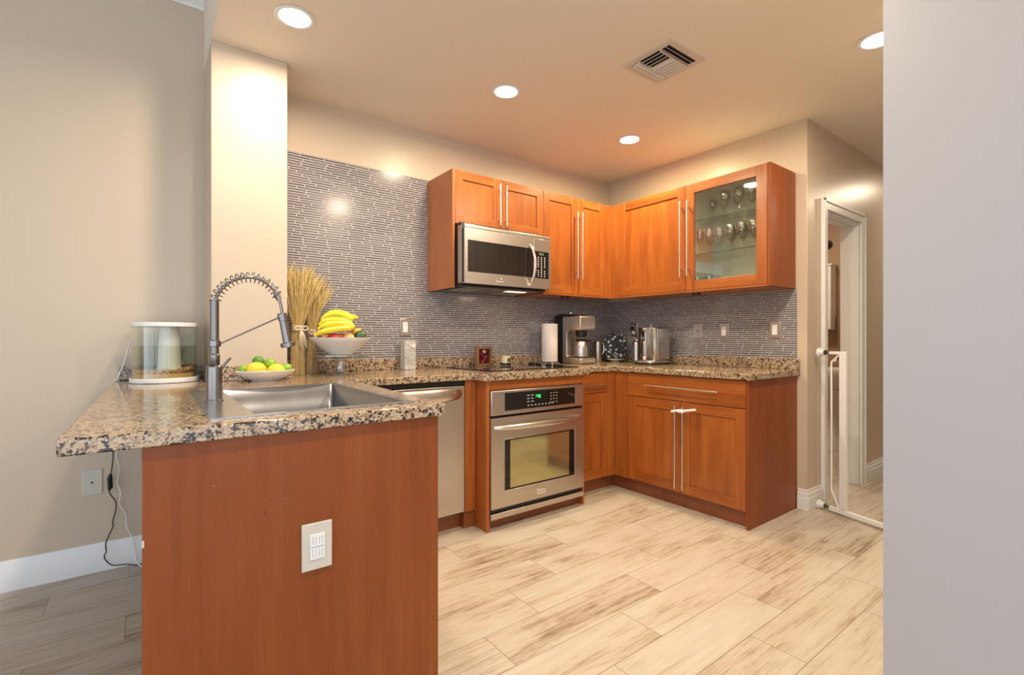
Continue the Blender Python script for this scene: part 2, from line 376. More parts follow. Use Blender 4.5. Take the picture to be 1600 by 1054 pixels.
# bathroom door casing + jamb
mb = MB()
for x0, x1 in ((DX0-.07, DX0), (DX1, DX1+.07)): mb.box(x0, x1, YE-.018, YE-.0005, 0, DZ+.07).box(x0+(.0 if x0 < .5 else .05), x1-(.05 if x0 < .5 else 0), YE-.026, YE-.018, 0, DZ+.07)
mb.box(DX0, DX1, YE-.018, YE-.0005, DZ, DZ+.07).box(DX0-.07, DX1+.07, YE-.026, YE-.018, DZ+.05, DZ+.07)
mb.box(DX0, DX0+.015, YE-.0005, YE+.125, 0, DZ).box(DX1-.015, DX1, YE-.0005, YE+.125, 0, DZ).box(DX0+.015, DX1-.015, YE-.0005, YE+.125, DZ-.015, DZ)
mb.box(DX1-.027, DX1-.015, YE+.05, YE+.065, 0, DZ-.015).box(DX0+.015, DX1-.015, YE+.05, YE+.065, DZ-.027, DZ-.015)
struct('door_1', mb, 'trim', 'white casing and jamb of the bathroom doorway', 'door frame', bev=.002)

# ------------------------------------------------------------------ mosaic tile and granite upstand
tag(MB().box(COLX1+.0005, 0-.0005, -.008, -.0005, .985, 2.224).build('tile_backsplash', 'tile_a'), 'grey linear mosaic tile covering the back wall from column to corner', 'tile backsplash')
tag(MB().box(-.008, -.0005, -1.645, -.0085, .985, 1.447).build('tile_backsplash', 'tile_b'), 'grey linear mosaic tile on the right wall behind three switch plates', 'tile backsplash')
def upst(x0, x1, y0, y1, lab): tag(MB().box(x0, x1, y0, y1, CT+.0005, .985).build('granite_upstand', 'granite', bev=.002), lab, 'backsplash')
upst(-3.54, COLX0-.001, -.022, -.0005, 'short granite upstand on left wall behind the fish tank')
upst(COLX0-.0215, COLX0-.0005, COLY-.022, -.0225, 'granite upstand on the left side of the column')
upst(COLX0, COLX1+.0215, COLY-.022, COLY-.0005, 'granite upstand across the column front behind the citrus dish')
upst(COLX1+.001, -.0005, -.030, -.0085, 'long granite upstand under mosaic tile behind the cooktop')
upst(-.030, -.0085, -1.664, -.0305, 'granite upstand on right wall below the switch plates')

# ------------------------------------------------------------------ worktop with sink cut-out
SX0, SX1, SY0, SY1 = -3.305, -2.735, -1.622, -.80
outer = [(-3.555, -.0005), (COLX0, -.0005), (COLX0-.0005, COLY-.0005), (COLX1+.0005, COLY-.0005), (COLX1+.0005, -.0005), (-.0005, -.0005), (-.0005, -1.665), (-.655, -1.665), (-.655, -.655),
         (-1.05, -.655), (-1.05, -.775), (-1.90, -.775), (-1.90, -.655), (-2.615, -.655), (-2.668, -1.703), (-3.585, -1.703)]
hole = [(SX0+.012, SY0+.012), (SX1-.012, SY0+.012), (SX1-.012, SY1-.012), (SX0+.012, SY1-.012)]
mb = MB(); b = mb.b; ed = []
for loop in (outer, hole):
    vv = [b.verts.new((x, y, CB)) for x, y in loop]
    ed += [b.edges.new((vv[i], vv[(i+1) % len(vv)])) for i in range(len(vv))]
r = bmesh.ops.triangle_fill(b, edges=ed, use_beauty=True)
fs = b.faces[:]
r = bmesh.ops.extrude_face_region(b, geom=fs)
bmesh.ops.translate(b, vec=(0, 0, CT-CB), verts=[g for g in r['geom'] if isinstance(g, bmesh.types.BMVert)])
tag(mb.build('countertop', 'granite', bev=.004), 'brown speckled granite worktop with sink cut-out, running around the kitchen', 'countertop')

# ------------------------------------------------------------------ cabinets
def F(axis, u0, u1, w0, w1, z0, z1):
    """axis A: front faces -y (u = x, depth w = -y); axis B: front faces -x (u = y, w = -x)"""
    return (u0, u1, -w1, -w0, z0, z1) if axis == 'A' else (-w1, -w0, u0, u1, z0, z1)
def hz(axis): return 'wood_x' if axis == 'A' else 'wood_y'
def bar_handle(axis, u, z0, z1, w, parent, name='handle', horiz=None):
    mb = MB(); r = .0055; out = w+.032
    def p(uu, ww, zz): return (uu, -ww, zz) if axis == 'A' else (-ww, uu, zz)
    if horiz:
        u0, u1 = horiz; mb.cyl(p(u0, out, z0), p(u1, out, z0), r, 14)
        for q in (u0+.045, u1-.045) if u0 < u1 else (u0-.045, u1+.045): mb.cyl(p(q, w, z0), p(q, out, z0), .0045, 10)
    else:
        mb.cyl(p(u, out, z0), p(u, out, z1), r, 14); e = min(.05, (z1-z0)*.14)
        for q in (z0+e, z1-e): mb.cyl(p(u, w, q), p(u, out, q), .0045, 10)
    return mb.build(name, 'satin', parent)
def shaker(axis, u0, u1, z0, z1, w, parent, name='door', t=.02, sw=.062, pane=None):
    """door front at depth w; returns the door part"""
    u0, u1 = sorted((u0, u1)); g = .0015; u0 += g; u1 -= g; z0 += g; z1 -= g
    mb = MB()
    mb.box(*F(axis, u0, u0+sw, w-t, w, z0, z1)); mb.box(*F(axis, u1-sw, u1, w-t, w, z0, z1))
    mb.box(*F(axis, u0+sw, u1-sw, w-t, w, z1-sw, z1), m=1); mb.box(*F(axis, u0+sw, u1-sw, w-t, w, z0, z0+sw), m=1)
    if not pane: mb.box(*F(axis, u0+sw, u1-sw, w-t+.003, w-.0075, z0+sw, z1-sw))
    d = mb.build(name, ['wood_v', hz(axis)], parent, bev=.0015)
    if pane: MB().box(*F(axis, u0+sw-.003, u1-sw+.003, w-t+.006, w-t+.010, z0+sw-.003, z1-sw+.003)).build('glass_pane', 'pane', d)
    return d
def carcass(axis, u0, u1, w0, w1, z0, z1, parent, mat='panel', top=True, back=True, t=.016, bottom=True, name='body'):
    u0, u1 = sorted((u0, u1)); mb = MB()
    mb.box(*F(axis, u0, u0+t, w0, w1, z0, z1)); mb.box(*F(axis, u1-t, u1, w0, w1, z0, z1))
    if bottom: mb.box(*F(axis, u0+t, u1-t, w0, w1, z0, z0+t))
    if top: mb.box(*F(axis, u0+t, u1-t, w0, w1, z1-t, z1))
    if back: mb.box(*F(axis, u0+t, u1-t, w0, w0+.01, z0+(t if bottom else 0), z1-(t if top else 0)))
    return mb.build(name, mat, parent)

# --- peninsula sink cabinet: end panel faces the camera, doors face the kitchen
PX0, PX1, PY = -3.443, -2.688, -1.690
t = thing('sink_cabinet', 'cherry peninsula cabinet under the sink, plain end panel facing forward', 'cabinet', (-3.06, -1.2, 0))
MB().box(PX0, PX1, PY, PY+.020, .001, CB-.001).build('end_panel', 'panel', t, bev=.0015)['label'] = 'scuffed cherry veneer end panel'
for a_ in ((PX0-.0004, PX0+.004, PY-.0006, PY+.002, .648, .664), (-3.305, -3.3035, PY-.0004, PY, .762, .764), (-3.14, -3.1385, PY-.0004, PY, .700, .702)): MB().box(*a_).build('paint_chip', 'cream', t)
MB().box(-3.1900, -3.1885, PY-.0004, PY, .668, .679).build('dark_scratch', 'dark', t)
MB().box(PX0, PX0+.018, PY+.0205, -.66, .001, CB-.001).build('back_panel', 'panel', t, bev=.001)
MB().box(PX0+.0185, PX1-.022, PY+.0205, -.66, .10, .118).box(PX1-.038, PX1-.0215, PY+.0205, PY+.06, .118, CB-.001).box(PX1-.038, PX1-.0215, -.72, -.66, .118, CB-.001).build('carcass', 'panel', t)
MB().box(PX1-.09, PX1-.075, PY+.0205, -.66, .001, .10).build('kickboard', 'kick', t)
def side_door(y0, y1):
    mb = MB(); x1 = PX1; x0 = PX1-.02; s = .062
    mb.box(x0, x1, y0, y0+s, .104, .86).box(x0, x1, y1-s, y1, .104, .86).box(x0, x1, y0+s, y1-s, .798, .86, m=1).box(x0, x1, y0+s, y1-s, .104, .166, m=1).box(x0+.003, x1-.0075, y0+s, y1-s, .166, .798)
    return mb.build('door', ['wood_v', 'wood_y'], t, bev=.0015)
for k, (y0, y1) in enumerate(((PY+.022, -1.19), (-1.187, -.70))):
    d = side_door(y0, y1); yh = y1-.03 if k == 0 else y0+.03
    MB().cyl((PX1+.028, yh, .35), (PX1+.028, yh, .80), .0055, 12).cyl((PX1, yh, .40), (PX1+.028, yh, .40), .0045, 8).cyl((PX1, yh, .75), (PX1+.028, yh, .75), .0045, 8).build('handle', 'satin', d)

# --- dishwasher
DWX0, DWX1 = -2.545, -1.942
t = thing('dishwasher', 'stainless steel dishwasher with bowed handle, left of the oven', 'dishwasher', (-2.243, -.35, 0))
MB().box(DWX0+.005, DWX1-.005, -.60, -.04, .10, .865).build('body', 'black', t)
MB().box(DWX0+.001, DWX1-.001, -.634, -.603, .103, .845).build('door', 'steel_x', t, bev=.004)
MB().box(DWX0+.001, DWX1-.001, -.630, -.603, .848, .8745).build('control_strip', 'blackglass', t, bev=.002)
def bowed(u0, u1, y, z, out, rz, ry, seg=26):
    mb = MB(); pts = []; rad = []
    for i in range(seg+1):
        k = i/seg; s = math.sin(PI*k); pts.append((u0+(u1-u0)*k, y-out*(s**.55), z)); rad.append(ry*(.55+.45*s**.5))
    mb.tube(pts, rad, 14, flat=rz/ry); return mb
bowed(DWX0+.035, DWX1-.03, -.636, .800, .055, .040, .014).build('handle', 'satin', t)
MB().box(DWX0, DWX1, -.575, -.56, .001, .100).build('kickboard', 'kick', t)
MB().box(DWX0+.1, DWX0+.5, -.5, -.45, .001, .1).build('leveling_feet', 'black', t)
# filler between peninsula and dishwasher, between dishwasher and oven
t = thing('filler_panel', 'narrow cherry filler strip between dishwasher and oven cabinet', 'cabinet panel', (-1.905, -.6, 0))
MB().box(-1.9405, -1.8695, -.634, -.60, .101, CB-.001).build('strip', 'wood_v', t, bev=.001)
MB().box(-1.9405, -1.8695, -.60, -.08, .001, CB-.001).build('backing', 'panel', t)
MB().box(-1.9405, -1.8695, -.62, -.6005, .001, .1).build('kickboard', 'kick', t)
t = thing('filler_panel', 'cherry corner filler between peninsula and dishwasher', 'cabinet panel', (-2.6, -.6, 0))
MB().box(-2.66, -2.546, -.634, -.60, .001, CB-.001).build('strip', 'wood_v', t, bev=.001)

# --- oven cabinet with built-in oven
OX0, OX1, OY = -1.868, -1.070, -.7475
t = thing('oven_cabinet', 'cherry oven cabinet standing proud of its neighbours', 'cabinet', (-1.47, -.4, 0))
MB().box(OX0, OX0+.024, OY, -.06, .001, CB-.001).build('side_panel', 'wood_v', t, bev=.0015)
MB().box(OX1-.018, OX1, OY, -.06, .001, CB-.001).build('side_panel', 'wood_v', t, bev=.0015)
MB().box(OX0+.0245, OX1-.0185, OY+.002, OY+.022, .818, CB-.001).build('top_rail', 'wood_x', t, bev=.001)
MB().box(OX0+.0245, OX1-.0185, OY+.045, OY+.060, .001, .062).build('kickboard', 'kick', t)
o = thing('wall_oven', 'stainless steel built-in oven under the cooktop', 'oven', (-1.46, -.45, .07))
ox0, ox1 = OX0+.026, OX1-.0195; yf = OY-.012
MB().box(ox0+.01, ox1-.01, OY+.03, -.10, .075, .80).build('oven_body', 'black', o)
cp = MB().box(ox0, ox1, yf, OY+.028, .668, .815).build('control_panel', 'steel_x', o, bev=.006)
gp = MB().box(ox0+.098, ox1-.082, yf-.0015, yf-.0002, .692, .798).build('control_glass', 'blackglass', cp, bev=.0005)
mb = MB()
def seven(mb, x, z, w, h, segs, y, q=.0022):
    P = {'a': (x, x+w, z+h-q, z+h), 'd': (x, x+w, z, z+q), 'g': (x, x+w, z+h/2-q/2, z+h/2+q/2), 'f': (x, x+q, z+h/2, z+h), 'b': (x+w-q, x+w, z+h/2, z+h), 'e': (x, x+q, z, z+h/2), 'c': (x+w-q, x+w, z, z+h/2)}
    for s in segs: a = P[s]; mb.box(a[0], a[1], y-.0008, y, a[2], a[3])
seven(mb, ox0+.345, .752, .011, .020, 'fgbc', yf-.0016); seven(mb, ox0+.362, .752, .011, .020, 'afgedc', yf-.0016)
mb.box(ox0+.336, ox0+.339, yf-.0024, yf-.0016, .757, .762).box(ox0+.336, ox0+.339, yf-.0024, yf-.0016, .767, .772)
mb.build('clock_digits', 'green_led', cp)
mb = MB()
for r in range(4):
    for cc in range(3): mb.box(ox0+.455+cc*.024, ox0+.463+cc*.024, yf-.0022, yf-.0016, .715+r*.019, .720+r*.019)
for r in range(3):
    for cc in range(2): mb.box(ox0+.265+cc*.032, ox0+.283+cc*.032, yf-.0022, yf-.0016, .732+r*.019, .736+r*.019)
for k in range(8): mb.box(ox0+.27+k*.028, ox0+.282+k*.028, yf-.0022, yf-.0016, .708, .713)
mb.build('button_print', 'led_white', cp)
# door with window opening as a frame
wx0, wx1, wz0, wz1 = ox0+.095, ox1-.085, .222, .522
mb = MB().box(ox0, ox1, yf, OY+.028, .125, wz0).box(ox0, ox1, yf, OY+.028, wz1, .655).box(ox0, wx0, yf, OY+.028, wz0, wz1).box(wx1, ox1, yf, OY+.028, wz0, wz1)
bmesh.ops.remove_doubles(mb.b, verts=mb.b.verts, dist=1e-5)
dr = mb.build('oven_door', 'steel_x', o)
mb = MB()
for a in ((wx0, wx1, wz0, wz0+.008), (wx0, wx1, wz1-.008, wz1), (wx0, wx0+.045, wz0+.008, wz1-.008), (wx1-.045, wx1, wz0+.008, wz1-.008)): mb.box(a[0], a[1], yf+.002, yf+.01, a[2], a[3])
mb.build('window_border', 'blackglass', dr)
MB().box(wx0+.045, wx1-.045, yf+.003, yf+.009, wz0+.008, wz1-.008).build('window', 'ovenglass', dr)
mb = MB()
for a in ((wx0-.004, wx1+.004, wz0-.004, wz0), (wx0-.004, wx1+.004, wz1, wz1+.004), (wx0-.004, wx0, wz0, wz1), (wx1, wx1+.004, wz0, wz1)): mb.box(a[0], a[1], yf-.003, yf, a[2], a[3])
mb.build('window_trim', 'satin', dr, bev=.001)
bowed(ox0+.02, ox1-.02, yf, .598, .050, .018, .013).build('handle', 'satin', dr)
MB().box(ox0+.345, ox0+.415, yf-.003, yf, .150, .185).build('badge', 'chrome', dr, bev=.001)
MB().box(ox0+.350, ox0+.410, yf-.0038, yf-.003, .164, .172).build('badge_band', 'label_grey', dr)
MB().box(ox0, ox1, OY+.004, OY+.028, .100, .124).build('vent_gap', 'black', o)
MB().box(ox0, ox1, yf, OY+.028, .064, .098).build('bottom_trim', 'steel_x', o, bev=.002)

# --- base cabinet right of oven (narrow)
WF = .634; DT = .02
RX0, RX1 = -1.069, -.718
t = thing('base_cabinet', 'narrow cherry base cabinet with drawer, right of the oven', 'cabinet', (-.9, -.35, 0))
carcass('A', RX0, RX1, .04, WF-DT-.001, .10, CB-.001, t)
d = MB().box(RX0+.0015, RX1-.0015, -WF, -WF+DT, .727, CB-.006).build('drawer', 'wood_x', t, bev=.0015)
bar_handle('A', 0, .785, 0, WF, d, horiz=(RX0+.02, RX1-.02))
d = shaker('A', RX0, RX1, .104, .724, WF, t)
MB().box(RX0, -.5855, -.575, -.56, .001, .0995).build('kickboard', 'kick', t)
t = thing('filler_panel', 'L-shaped cherry filler strip in the inner base corner', 'cabinet panel', (-.66, -.66, 0))
MB().box(RX1+.001, -WF+.0005, -WF, -WF+.02, .101, CB-.001).build('strip', 'wood_v', t, bev=.001)
MB().box(-WF, -WF+.02, -.757, -WF-.0005, .101, CB-.001).build('strip', 'wood_v', t, bev=.001)
# --- base cabinet on the right wall
BY0, BY1 = -1.629, -.758
t = thing('base_cabinet', 'wide cherry base cabinet with two doors under one long drawer', 'cabinet', (-.32, -1.2, 0))
carcass('B', BY0, BY1, .04, WF-DT-.001, .10, CB-.001, t)
MB().box(-WF, -.0005, -1.646, BY0-.0005, .001, CB-.001).build('end_panel', 'panel', t, bev=.0015)
d = MB().box(-WF, -WF+DT, BY0+.0015, BY1-.0015, .708, CB-.006).build('drawer', 'wood_y', t, bev=.0015)
bar_handle('B', 0, .792, 0, WF, d, horiz=(-1.469, -.928))
BM = -1.197
d = shaker('B', BY0, BM, .104, .705, WF, t); bar_handle('B', BM-.029, .137, .679, WF, d)
d = shaker('B', BM, BY1, .104, .705, WF, t); bar_handle('B', BM+.028, .135, .681, WF, d)
MB().box(-.585, -.57, BY0, -.56, .001, .0995).build('kickboard', 'kick', t)
# child lock across the two handles
o = thing('cabinet_lock', 'white plastic child lock strap clipped across two base cabinet handles', 'child lock', (-.675, -1.2, .65))
MB().tube([(-.680, -1.155, .640), (-.682, -1.20, .650), (-.682, -1.24, .652), (-.682, -1.335, .672)], [.005, .006, .006, .005], 10, flat=1.4).build('strap', 'white', o)
MB().box(-.690, -.660, -1.247, -1.205, .640, .660).build('latch_block', 'white', o, bev=.003)

# --- wall cabinets
UB, UT, UW = 1.447, 2.213, .354
UX0 = -1.864
t = thing('wall_cabinet', 'cherry wall cabinet above the microwave with tall left side panel', 'cabinet', (-1.48, -.17, UB))
MB().box(UX0, UX0+.018, -UW, -.0085, UB, UT).build('side_panel', 'panel_light', t, bev=.0015)
carcass('A', UX0+.0185, -1.0965, .0085, UW-DT-.001, 1.862, UT, t, t=.014)
d = shaker('A', UX0+.018, -1.480, 1.862, UT, UW, t, sw=.058); bar_handle('A', -1.506, 1.888, 2.171, UW, d)
d = shaker('A', -1.480, -1.0965, 1.862, UT, UW, t, sw=.058); bar_handle('A', -1.452, 1.887, 2.168, UW, d)
t = thing('wall_cabinet', 'cherry wall cabinet with two tall narrow doors, right of the microwave', 'cabinet', (-.75, -.17, UB))
carcass('A', -1.0955, -.434, .0085, UW-DT-.001, UB, UT, t, mat='wood_x')
d = shaker('A', -1.0955, -.745, UB+.012, UT, UW, t); bar_handle('A', -.770, 1.578, 2.096, UW, d)
d = shaker('A', -.745, -.434, UB+.012, UT, UW, t); bar_handle('A', -.720, 1.576, 2.100, UW, d)
MB().box(-1.0955, -.434, -UW+DT+.001, -UW-.0, UB, UB+.0115).build('light_rail', 'wood_x', t)
MB().cyl((-.80, -.27, UB), (-.80, -.27, UB-.012), .03, 20).build('puck_light', 'black', t)
t = thing('filler_panel', 'cherry corner filler between the two runs of wall cabinets', 'cabinet panel', (-.38, -.38, UB))
MB().box(-.433, -UW+.0005, -UW, -UW+.02, UB, UT).build('strip', 'wood_v', t, bev=.001)
MB().box(-UW, -UW+.02, -.427, -UW-.0005, UB, UT).build('strip', 'wood_v', t, bev=.001)
UM = -1.046
t = thing('wall_cabinet', 'cherry wall cabinet with one wide solid door on right wall', 'cabinet', (-.17, -.7, UB))
carcass('B', UM+.0005, -.428, .0085, UW-DT-.001, UB, UT, t, mat='wood_y')
d = shaker('B', UM, -.428, UB+.012, UT, UW, t, sw=.066); bar_handle('B', UM+.028, 1.560, 2.100, UW, d)
MB().box(-UW, -UW+DT-.001, UM, -.428, UB, UB+.0115).build('light_rail', 'wood_y', t)
t = thing('wall_cabinet', 'cherry wall cabinet with glass door showing glassware', 'cabinet', (-.17, -1.34, UB))
Mi = plain('cabinet_interior', (.80, .80, .66), .5)
carcass('B', -1.618, UM-.0005, .0085, UW-DT-.001, UB, UT, t, mat=Mi)
MB().box(-UW, -.0085, -1.6395, -1.6185, UB, UT).build('end_panel', 'panel', t, bev=.0015)
MB().box(-UW+DT, -.0085, -1.618, UM-.001, UB-.004, UB-.0002).build('underside', 'wood_y', t)
d = shaker('B', -1.618, UM, UB+.012, UT, UW, t, sw=.066, pane=True); bar_handle('B', UM-.029, 1.562, 2.098, UW, d)
MB().box(-UW, -UW+DT-.001, -1.618, UM, UB, UB+.0115).build('light_rail', 'wood_y', t)
MB().cyl((-.27, -1.08, UB-.004), (-.27, -1.08, UB-.016), .03, 20).build('puck_light', 'black', t)
SZ = (1.708, 1.951)
for z in SZ:
    gs = MB().box(-.317, -.020, -1.601, UM-.018, z, z+.006).build('glass_shelf', 'shelfclear', t)
    MB().box(-.319, -.3172, -1.601, UM-.018, z-.0005, z+.0065).build('shelf_edge', 'shelfedge', gs)

# glassware
def wine_profile(h=.18, r=.036):
    o_ = [(.031, 0), (.031, .002), (.006, .006), (.0035, .02), (.0035, h*.42), (.008, h*.46), (r*.85, h*.60), (r, h*.74), (r*.86, h)]
    i_ = [(r*.86-.001, h), (r-.0012, h*.74), (r*.85-.0012, h*.61), (.004, h*.49)]
    return o_+i_
def goblet(loc, label):
    t = thing('wine_glass', label, 'wine glass', loc, group='stemmed glasses behind the glass door')
    MB().lathe(wine_profile()[:5], (0, 0, 0), 24).build('foot', 'glassware', t, local=True)
    MB().lathe(wine_profile()[4:], (0, 0, 0), 24).build('bowl', 'glassware', t, local=True); return t
g0 = None
rows = [(-.245, SZ[0]+.0065, [-1.56, -1.48, -1.40, -1.32, -1.24, -1.16, -1.09], 'clear wine glass standing on the lower glass shelf behind cabinet glass'),
        (-.150, SZ[0]+.0065, [-1.52, -1.44, -1.36, -1.28, -1.20, -1.12], 'clear wine glass standing on the lower glass shelf behind cabinet glass'),
        (-.240, SZ[1]+.0065, [-1.56, -1.47, -1.38, -1.28], 'clear wine glass standing on the upper glass shelf behind cabinet glass'),
        (-.140, SZ[1]+.0065, [-1.52, -1.42, -1.32, -1.22, -1.13], 'clear wine glass standing on the upper glass shelf behind cabinet glass')]
for x, z, ys, lab in rows:
    for y in ys:
        if g0 is None: g0 = goblet((x, y, z), lab); c_ = g0
        else: c_ = copy_tree(g0, (x, y, z), lab)
        c_['group'] = 'wine glasses on the upper shelf' if z > 1.9 else 'wine glasses on the lower shelf'
tum = None
for k, (x, y) in enumerate([(-.27, -1.09), (-.20, -1.12), (-.25, -1.17)]):
    if tum is None:
        tum = tag(MB().lathe([(.028, 0), (.034, .095), (.0325, .095), (.027, .004)], (0, 0, 0), 24).build('tumbler', 'glassware'), 'clear tumbler on the bottom of the glass-door cabinet', 'drinking glass', 'tumblers on the cabinet floor'); o = tum
    else: o = tum.copy(); C.objects.link(o)
    o.location = (x, y, UB+.0165)
t = thing('mug', 'small dark mug inside the glass-door cabinet, bottom left', 'mug', (-.24, -1.245, UB+.0165))
MB().lathe([(.030, 0), (.036, .02), (.036, .075), (.032, .075), (.031, .006)], (0, 0, 0), 24).build('cup', 'black', t, local=True)
MB().tube([(0, -.034, .06), (0, -.055, .055), (0, -.058, .038), (0, -.050, .022), (0, -.034, .018)], .004, 8).build('handle', 'black', t, local=True)

# --- microwave
MX0, MX1, MY, MZ0, MZ1 = -1.8435, -1.128, -.470, 1.468, 1.8425
t = thing('microwave', 'stainless steel over-the-range microwave with bowed vertical handle', 'microwave', (-1.48, -.2, 1.447))
MB().box(MX0+.004, MX1-.004, MY+.055, -.0095, 1.455, 1.8605).build('body', 'black', t)
MB().box(MX0, MX0+.02, MY+.012, MY+.085, MZ0+.004, MZ1-.002).box(MX0+.02, MX1, MY+.030, MY+.055, MZ0+.004, MZ1-.002).build('door_shell', 'steel_z', t, bev=.002)
fr = MB().box(MX0, MX1, MY, MY+.03, MZ1-.025, MZ1).build('vent_lip', 'steel_x', t, bev=.006)
CX = -1.285    # control column
mb = MB(); wx0, wx1, wz0, wz1 = MX0+.022, -1.355, 1.541, 1.742
y0, y1 = MY, MY+.030
for a in ((MX0, CX, MZ0, wz0), (MX0, CX, wz1, MZ1-.026), (MX0, wx0, wz0, wz1)): mb.box(a[0], a[1], y0, y1, a[2], a[3])
bmesh.ops.remove_doubles(mb.b, verts=mb.b.verts, dist=1e-5)
door = mb.build('door', 'steel_x', t)
mb = MB().box(wx0, CX-.0005, y0+.002, y1, wz0, wz1); mb.build('window', 'mwglass', door)
mb = MB()
for a in ((-1.756, -1.752, wz0+.02, wz1-.02), (-1.41, -1.406, wz0+.02, wz1-.02)): mb.box(a[0], a[1], y0+.0005, y0+.002, a[2], a[3])
mb.build('window_line', 'blackglass', door)
mb = MB(); pts = []; rad = []
for i in range(25):
    k = i/24; s = math.sin(PI*k); pts.append((-1.318+.012*s, MY-.045*(s**.6), 1.482+.285*k)); rad.append(.013*(.55+.45*s**.5))
mb.tube(pts, rad, 14, flat=.7); mb.build('handle', 'satin', door)
MB().box(-1.602, -1.542, MY-.003, MY, 1.487, 1.513).build('badge', 'chrome', door, bev=.001)
MB().box(-1.597, -1.547, MY-.0038, MY-.003, 1.488, 1.496).build('badge_band', 'label_grey', door)
cp = MB().box(CX+.001, MX1, MY, MY+.03, MZ0, MZ1-.026).build('control_panel', 'steel_x', t, bev=.002)
MB().box(CX+.006, MX1-.020, MY-.0015, MY-.0002, 1.540, 1.728).build('keypad', 'blackglass', cp)
MB().box(CX+.045, CX+.09, MY-.0022, MY-.0016, 1.703, 1.718).build('display', plain('lcd', (.12, .16, .11), .3), cp)
mb = MB()
for r in range(11):
    for cc in range(3):
        if r in (4,) and cc != 1: continue
        mb.box(CX+.036+cc*.029, CX+.046+cc*.029, MY-.0022, MY-.0016, 1.552+r*.0132, 1.557+r*.0132)
mb.build('key_print', 'led_white', cp)
MB().box(MX0+.05, MX1-.05, -.40, -.06, 1.449, 1.4548).build('underside_plate', plain('grey_plate', (.22, .19, .17), .4, .6), t)
MB().box(-1.42, -1.26, -.36, -.30, 1.4475, 1.4488).build('work_light', plain('warm_lens', (.9, .8, .7), .5, emit=(1, .62, .4), es=3), t)
MB().box(-1.80, -1.62, -.32, -.14, 1.4475, 1.4488).box(-1.40, -1.20, -.26, -.12, 1.4475, 1.4488).build('grease_filter', 'satin', t)
ld = bpy.data.lights.new('work_lamp', 'AREA'); ld.shape = 'RECTANGLE'; ld.size = .15; ld.size_y = .05; ld.energy = .9; ld.color = (1, .66, .45)
lo = bpy.data.objects.new('work_lamp', ld); C.objects.link(lo); lo.parent = t; lo.location = (.14, -.13, -.003)

# --- sink
t = thing('kitchen_sink', 'square-cornered stainless steel drop-in sink with rear deck on the left', 'sink', (-3.0, -1.2, CT))
bx0, bx1, by0, by1, bz = -3.200, -2.760, -1.592, -.828, .725
mb = MB(); z = CT+.0035
for a in ((SX0, bx0, SY0, SY1), (bx1, SX1, SY0, SY1), (bx0, bx1, SY0, by0), (bx0, bx1, by1, SY1)): mb.box(a[0], a[1], a[2], a[3], CT+.0006, z)
bmesh.ops.remove_doubles(mb.b, verts=mb.b.verts, dist=1e-5)
mb.build('rim', 'sink', t)
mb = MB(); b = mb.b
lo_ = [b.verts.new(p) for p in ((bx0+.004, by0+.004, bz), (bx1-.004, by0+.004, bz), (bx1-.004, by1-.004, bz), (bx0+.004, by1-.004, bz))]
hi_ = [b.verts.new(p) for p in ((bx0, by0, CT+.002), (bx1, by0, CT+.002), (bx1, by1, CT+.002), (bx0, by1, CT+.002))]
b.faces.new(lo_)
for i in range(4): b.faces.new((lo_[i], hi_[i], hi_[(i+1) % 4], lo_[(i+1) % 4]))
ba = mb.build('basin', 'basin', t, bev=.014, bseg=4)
so_ = ba.modifiers.new('shell', 'SOLIDIFY'); so_.thickness = .003; so_.offset = 1
MB().lathe([(.045, 0), (.045, .003), (.03, .002), (.012, -.0)], (-2.98, -1.2, bz+.0005), 28).build('drain', 'chrome', t)
# --- faucet
FX, FY = -3.257, -1.215
t = thing('faucet', 'tall brushed steel faucet with coiled spring neck and pull-down sprayer', 'faucet', (FX, FY, CT+.0036))
zb = CT+.0036
MB().lathe([(.027, 0), (.027, .004), (.0235, .006), (.0235, .112), (.020, .116)], (FX, FY, zb), 32).build('base', 'steel_dark', t)
MB().lathe([(.0125, 0), (.0155, .004), (.0155, .035), (.0115, .04)], (FX+.001, FY, zb+.116), 28).build('collar', 'steel_dark', t)
pr = [(.0115, 0)]
for i in range(46): zz = .003+i*.0037; pr += [(.0135, zz), (.0135, zz+.0018), (.0124, zz+.0022), (.0124, zz+.0033)]
pr.append((.012, .178))
MB().lathe(pr, (FX+.001, FY, 1.070), 24).build('threaded_column', 'steel_dark', t, ang=25)
MB().lathe([(.0135, 0), (.0185, .002), (.0185, .020), (.0135, .022)], (FX+.001, FY, 1.095), 28).build('clamp_ring', 'steel_dark', t)
A = (FX+.005, 1.238); path = smooth_path([(FX+.002, FY, 1.24), (FX+.012, FY, 1.272), (FX+.040, FY, 1.306), (FX+.078, FY, 1.326), (FX+.115, FY, 1.330), (FX+.150, FY, 1.318), (FX+.178, FY, 1.294), (FX+.192, FY, 1.270)], 14)
hose = path + smooth_path([(FX+.192, FY, 1.270), (FX+.200, FY, 1.245), (FX+.206, FY, 1.208)], 6)[1:]
MB().tube(hose, .0052, 12).build('hose', 'steel_dark', t)
